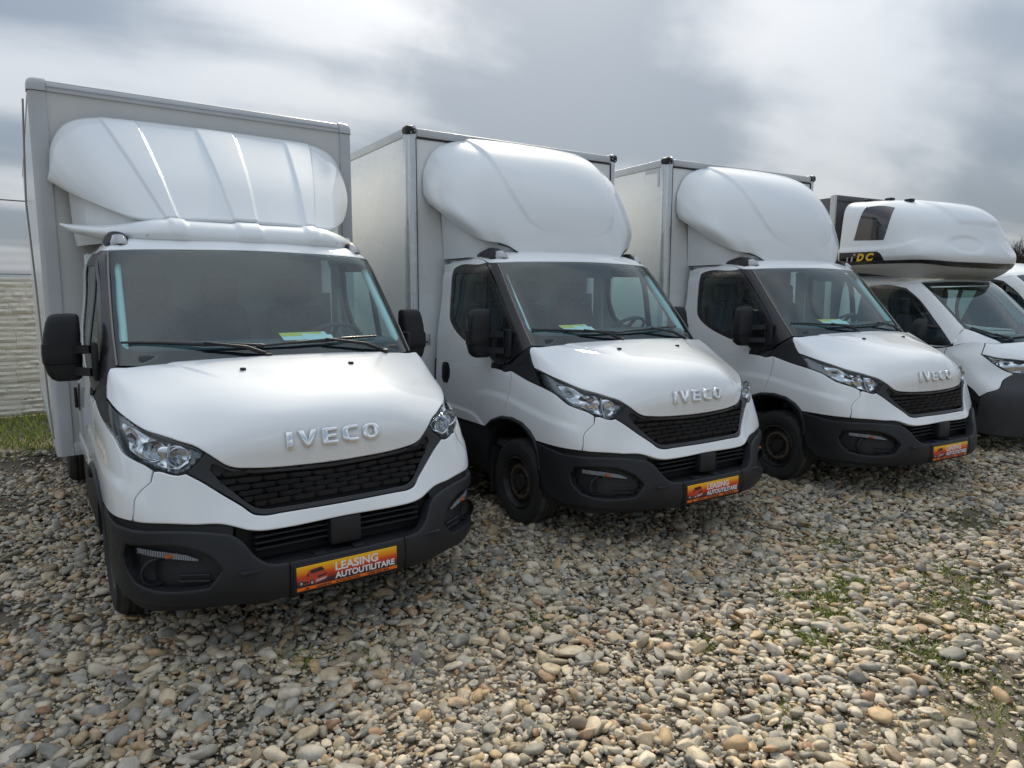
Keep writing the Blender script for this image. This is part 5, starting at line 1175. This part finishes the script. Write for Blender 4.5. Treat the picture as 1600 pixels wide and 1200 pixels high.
def van_cab(root):
    vm = lambda p: p[1] > .62 and p[1] < 1.36 and ((p[1]-.98)/.37)**2+((p[2]-.40)/.43)**2 < 1
    obj('inner_skin', surf_mesh('inner_skin', VB, -.016, 200, 80, mask=vm, cut=(shrink(VHL, .96),)), 'dark_void', root)
    obj('bonnet', panel_mesh('bonnet', VB, VHOOD, sym=True, thick=.015), 'white_paint', root)
    both('front_wing', VB, VFENDER, 'white_paint', root, thick=.015); both('door', VB, VDOOR, 'white_paint', root, thick=.015)
    bp = obj('bumper', panel_mesh('bumper', VB, VBUMP, sym=True, off=.006, thick=.03, bev=.008), 'bumper_grey', root)
    for z in (.52, .58, .64): MB().box(-.42, .42, .055, .14, z, z+.014, .004).build('slat', 'black_gloss', bp)
    for s in (1, -1):
        ms = [('headlight', panel_mesh('headlight', VB, VHL, off=-.04, thick=0), 'lamp_back')]
        ms.append(('reflector', panel_mesh('reflector', Disp(VB, lambda P: -.028+.011*np.sin(P[:, 2]*55+P[:, 0]*7)+.006*np.sin(np.abs(P[:, 0])*60)), shrink(VHL, .82), thick=.01, h=.012, bstep=.014), 'lamp_chrome'))
        q, nn = on(VB, .75, .54, 1.0, -.006); ms.append(('lamp_bowl', MB().lathe([(0, .045), (.01, .042), (.03, .02), (.034, .0005)], q, 'y', 24).mesh('lamp_bowl'), 'lamp_chrome'))
        ms.append(('lens', panel_mesh('lens', VB, VHL, off=.0, thick=.02), 'lens'))
        par = None
        for nm, me, mm in ms:
            if s < 0: me = mirror_panel(me, nm) if nm in ('headlight', 'lens', 'reflector') else mirror_mesh(me, nm)
            o = obj(nm, me, mm, root if par is None else par); par = par or o
        up = panel_mesh('window_pillar', VG, VUP, holes=[(VWIN, False)], thick=.03); sur = panel_mesh('window_surround', VG, VWIN, holes=[(VGLASS, False)], off=-.003, thick=.02); gl = panel_mesh('window', VG, VGLASS, off=-.006, thick=0, h=.08, bev=.001)
        par = None
        for nm, me, mm in (('window_pillar', up, 'white_paint'), ('window_surround', sur, 'black_gloss'), ('window', gl, 'side_glass')):
            if s < 0: me = mirror_panel(me, nm)
            o = obj(nm, me, mm, root if par is None else par); par = par or o
        # mirror: one tall rounded shell on a short arm
        mr = MB().grid(rounded_stack([(1.17, 1.11, 1.24, .05, .03), (1.20, 1.12, 1.24, .085, .05), (1.30, 1.125, 1.24, .092, .055), (1.40, 1.12, 1.24, .088, .055), (1.455, 1.11, 1.24, .07, .045), (1.475, 1.105, 1.24, .04, .025)]), closed_u=True)
        mr.tube([(1.06, 1.23, 1.385), (1.0, 1.20, 1.38), (.93, 1.15, 1.37)], .022, 8); me = mr.mesh('door_mirror', 50)
        obj('door_mirror', mirror_mesh(me, 'door_mirror') if s < 0 else me, 'black_plastic', root)
        ln = MB(); ln.grid([[(s*x, .98+.375*math.cos(R(a)), .40+.405*math.sin(R(a))) for x in (.45, .968)] for a in range(-8, 190, 12)]); ln.build('arch_liner', 'dark_void', root)
        wheel(root, (s*.955, .985, .33), s, .335); wheel(root, (s*.96, 4.3, .33), s, .335)
        MB().box(*sorted((s*.95, s*.985)), 1.40, 4.0, .32, .448, .015).build('sill', 'bumper_grey', root)
    for s in (1, -1):
        A_ = [(.55, .645, 1.205), (.66, .671, 1.204), (.79, .703, 1.212), (.88, .79, 1.222), (.935, .90, 1.19), (.947, .945, 1.17)]; B_ = [(.62, .725, 1.255), (.69, .765, 1.288), (.77, .828, 1.331), (.832, .90, 1.365), (.88, .93, 1.302), (.93, .961, 1.202)]
        MB().grid([[(s*x, y, z) for x, y, z in q] for q in (A_, [tuple((np.array(i)+np.array(j))/2+[.006, -.006, .006]) for i, j in zip(A_, B_)], B_)]).build('scuttle_side', 'white_paint', root, 60)
    ws = obj('windscreen', panel_mesh('windscreen', VG, VWS, sym=True, thick=0, h=.06, bev=.001), 'glass', root)
    obj('frit_band', panel_mesh('frit_band', VG, VWS, holes=[(VCLEAR, True)], sym=True, off=-.005, thick=0, bev=.001), 'frit', ws)
    obj('roof', panel_mesh('roof', VG, VROOF, sym=True, thick=.02), 'white_paint', root)
    for piv, mid, a_, b_ in (((-.30, .66, 1.215), (-.55, .74, 1.28), (-.77, .88, 1.36), (-.30, .70, 1.25)), ((.45, .69, 1.23), (.15, .70, 1.255), (-.25, .69, 1.245), (.5, .76, 1.30))):
        P0, _ = on(VG, *piv, .014); Pm, _ = on(VG, *mid, .04); M, _ = on(VG, *mid, .024); A, _ = on(VG, *a_, .014); B, _ = on(VG, *b_, .014)
        w = MB().tube([P0, Pm], [.013, .008], 8).build('wiper', 'black_plastic', root); MB().tube([A, M, B], [.008, .011, .008], 6).build('wiper_blade', 'black_gloss', w)
    MB().box(-.80, .80, .85, 1.30, 1.05, 1.25, .04).build('dashboard', 'interior', root); MB().box(-.88, .88, 2.45, 2.46, .4, 1.97).build('cab_rear_wall', 'interior', root); MB().box(-.9, .9, .9, 2.45, .45, .48).build('cab_floor', 'interior', root)
    for x in (-.5, 0, .5):
        st = MB().box(x-.22, x+.22, 1.65, 2.1, .80, .95, .05).build('seat', 'seat_cloth', root); MB().box(x-.21, x+.21, 2.08, 2.20, .92, 1.48, .05).build('backrest', 'seat_cloth', st); MB().box(x-.12, x+.12, 2.12, 2.21, 1.5, 1.70, .04).build('headrest', 'seat_cloth', st)
    MB().box(-.4, .4, .9, 5.2, .36, .5).build('chassis', 'dark_void', root)

POD = [
 [(0, 1.42, 1.935), (.4, 1.42, 1.935), (.68, 1.45, 1.937), (.80, 1.52, 1.94), (.86, 1.62, 1.945), (.90, 1.8, 1.97), (.94, 2.1, 2.01), (.96, 2.4, 2.04)],
 [(0, 1.09, 2.055), (.42, 1.13, 2.06), (.70, 1.24, 2.08), (.85, 1.36, 2.105), (.94, 1.50, 2.118), (1.0, 1.7, 2.12), (1.04, 2.0, 2.12), (1.05, 2.4, 2.12)],
 [(0, 1.05, 2.125), (.42, 1.09, 2.13), (.71, 1.20, 2.14), (.87, 1.32, 2.158), (.96, 1.47, 2.165), (1.015, 1.68, 2.165), (1.05, 2.0, 2.165), (1.06, 2.4, 2.165)],
 [(0, 1.12, 2.38), (.40, 1.155, 2.38), (.67, 1.26, 2.385), (.83, 1.39, 2.40), (.93, 1.53, 2.41), (.995, 1.72, 2.42), (1.035, 2.02, 2.42), (1.05, 2.4, 2.42)],
 [(0, 1.24, 2.61), (.36, 1.275, 2.615), (.62, 1.38, 2.63), (.78, 1.51, 2.65), (.88, 1.64, 2.67), (.955, 1.82, 2.69), (1.0, 2.07, 2.70), (1.02, 2.4, 2.71)],
 [(0, 1.42, 2.785), (.3, 1.45, 2.79), (.52, 1.54, 2.80), (.67, 1.65, 2.815), (.78, 1.77, 2.83), (.86, 1.92, 2.85), (.92, 2.13, 2.86), (.95, 2.4, 2.88)],
 [(0, 1.68, 2.875), (.2, 1.69, 2.875), (.36, 1.75, 2.885), (.47, 1.82, 2.90), (.55, 1.89, 2.912), (.6, 2.0, 2.925), (.62, 2.16, 2.935), (.64, 2.4, 2.945)],
 [(0, 1.97, 2.905), (.1, 1.975, 2.905), (.17, 1.98, 2.91), (.21, 2.0, 2.915), (.24, 2.03, 2.92), (.25, 2.09, 2.93), (.26, 2.2, 2.94), (.26, 2.4, 2.945)]]
def sleeper_pod(root):
    base = Surf(POD)
    def rel(P):
        x, y, z = np.abs(P[:, 0]), P[:, 1], P[:, 2]
        d = .022*sstep(.42+.25*(z-2.5)-x, -.05, .05)*sstep(z, 2.56, 2.62)*sstep(2.0-y, 0, .3)            # raised roof scoop
        e = ((x-.45)/.26)**2+((z-2.33)/.11)**2; d = d-.016*sstep(1-e, -.1, .5)*(y < 1.5)                   # pressed oval on the brow
        zl = np.interp(y, [1.0, 1.4, 1.6, 1.8, 2.4], [2.5, 2.43, 2.35, 2.33, 2.33]); d = d+.018*sstep(zl-z, -.004, .03)*sstep(x, .85, .98)*sstep(z, 2.17, 2.2)
        return d
    S = Disp(base, rel)
    pod = obj('sleeper_pod', surf_mesh('sleeper_pod', S, 0, 200, 70, v0=base.V[1]), 'white_fibreglass', root)
    obj('pod_underside', surf_mesh('pod_underside', base, 0, 120, 10, v1=base.V[1]), 'grey_grp', pod)
    obj('pod_stripe', surf_mesh('pod_stripe', base, .006, 160, 4, v0=base.V[1]+.004, v1=base.V[2]-.006), 'black_gloss', pod)
    win = [(.985, 2.13, 2.86), (.93, 1.93, 2.87), (.92, 1.78, 2.862), (.985, 1.79, 2.70), (1.04, 1.83, 2.41), (1.045, 2.02, 2.415), (1.045, 2.215, 2.425), (1.02, 2.17, 2.70)]
    both('pod_window', S, win, 'dark_pane', pod, off=.006, thick=.01, bev=.004)
    logo = [(1.06, 1.80, 2.17), (1.06, 1.84, 2.245), (1.06, 1.88, 2.27), (1.06, 2.38, 2.275), (1.06, 2.38, 2.11), (1.055, 1.80, 2.11)]
    both('pod_badge', S, logo, 'black_gloss', pod, off=.006, thick=.006)
    for txt, y0, w, m_ in (('D', 2.135, .10, 'yellow_print'), ('C', 2.01, .11, 'yellow_print'), ('T', 2.225, .075, 'grey_print'), ('I', 2.275, .03, 'grey_print')):
        me = text_mesh(txt, .12, .001, .006, w, shear=.25); place_mesh(me, (-1.082, y0, 2.165), (0, -1, 0), (0, 0, 1), (-1, 0, 0)); obj('pod_lettering', me, m_, pod)
    for q in ((.60, 1.80), (.62, 2.05), (.66, 2.32)):
        p_, nn = on(S, -q[0], q[1], 2.93, .012); MB().box(p_.x-.04, p_.x+.04, p_.y-.045, p_.y+.045, p_.z-.02, p_.z+.018, .008).build('pod_clip', 'black_plastic', pod)
mat('dark_pane', (.02, .017, .017), .08, coat=1.0, coat_rough=.02)
T4 = thing('sleeper_truck', 'white light truck with a white sleeper pod over its cab', 'truck', (8.2, -.72, 0), R(-7))
van_cab(T4); index_children()
T5 = copy_tree(T4); tag(T5, 'plain white panel van standing beyond the truck with the sleeper pod', 'van'); T5.name = 'panel_van'
T5.location = (11.35, -.75, 0); T5.rotation_euler = (0, 0, R(-8)); T5.scale = (1.07, 1.07, 1.07)
sleeper_pod(T4)
cb = MB().box(-1.05, 1.05, 2.52, 6.8, .62, 3.0, .02).build('curtain_body', 'tarpaulin', T4)
for s in (1, -1):
    MB().box(*sorted((s*1.03, s*1.065)), 2.50, 2.58, .60, 3.02, .01).build('body_post', 'grey_grp', cb)
MB().box(-1.06, 1.06, 2.505, 2.56, 2.95, 3.025, .01).build('body_rail', 'tarpaulin', cb)
rows = [[(x*.97, y, z) for x, y, z in r_] for r_ in ([(-.97, 5.4, .4), (-.97, 5.4, 1.5), (-.86, 5.4, 1.95), (-.78, 5.4, 2.13), (-.5, 5.4, 2.18), (.5, 5.4, 2.18), (.78, 5.4, 2.13), (.86, 5.4, 1.95), (.97, 5.4, 1.5), (.97, 5.4, .4)],
  [(-.99, 2.44, .4), (-.96, 2.44, 1.5), (-.88, 2.44, 1.93), (-.80, 2.44, 2.11), (-.5, 2.44, 2.16), (.5, 2.44, 2.16), (.80, 2.44, 2.11), (.88, 2.44, 1.93), (.96, 2.44, 1.5), (.99, 2.44, .4)],
  [(-.90, 1.85, 1.872), (-.885, 1.85, 1.874), (-.86, 1.85, 1.90), (-.78, 1.82, 2.02), (-.5, 1.78, 2.07), (.5, 1.78, 2.07), (.78, 1.82, 2.02), (.86, 1.85, 1.90), (.885, 1.85, 1.874), (.90, 1.85, 1.872)],
  [(-.86, 1.62, 1.872), (-.85, 1.60, 1.874), (-.82, 1.55, 1.89), (-.76, 1.50, 1.915), (-.5, 1.43, 1.935), (.5, 1.43, 1.935), (.76, 1.50, 1.915), (.82, 1.55, 1.89), (.85, 1.60, 1.874), (.86, 1.62, 1.872)])]
MB().grid(rows).build('high_roof', 'white_paint', T5, 60)
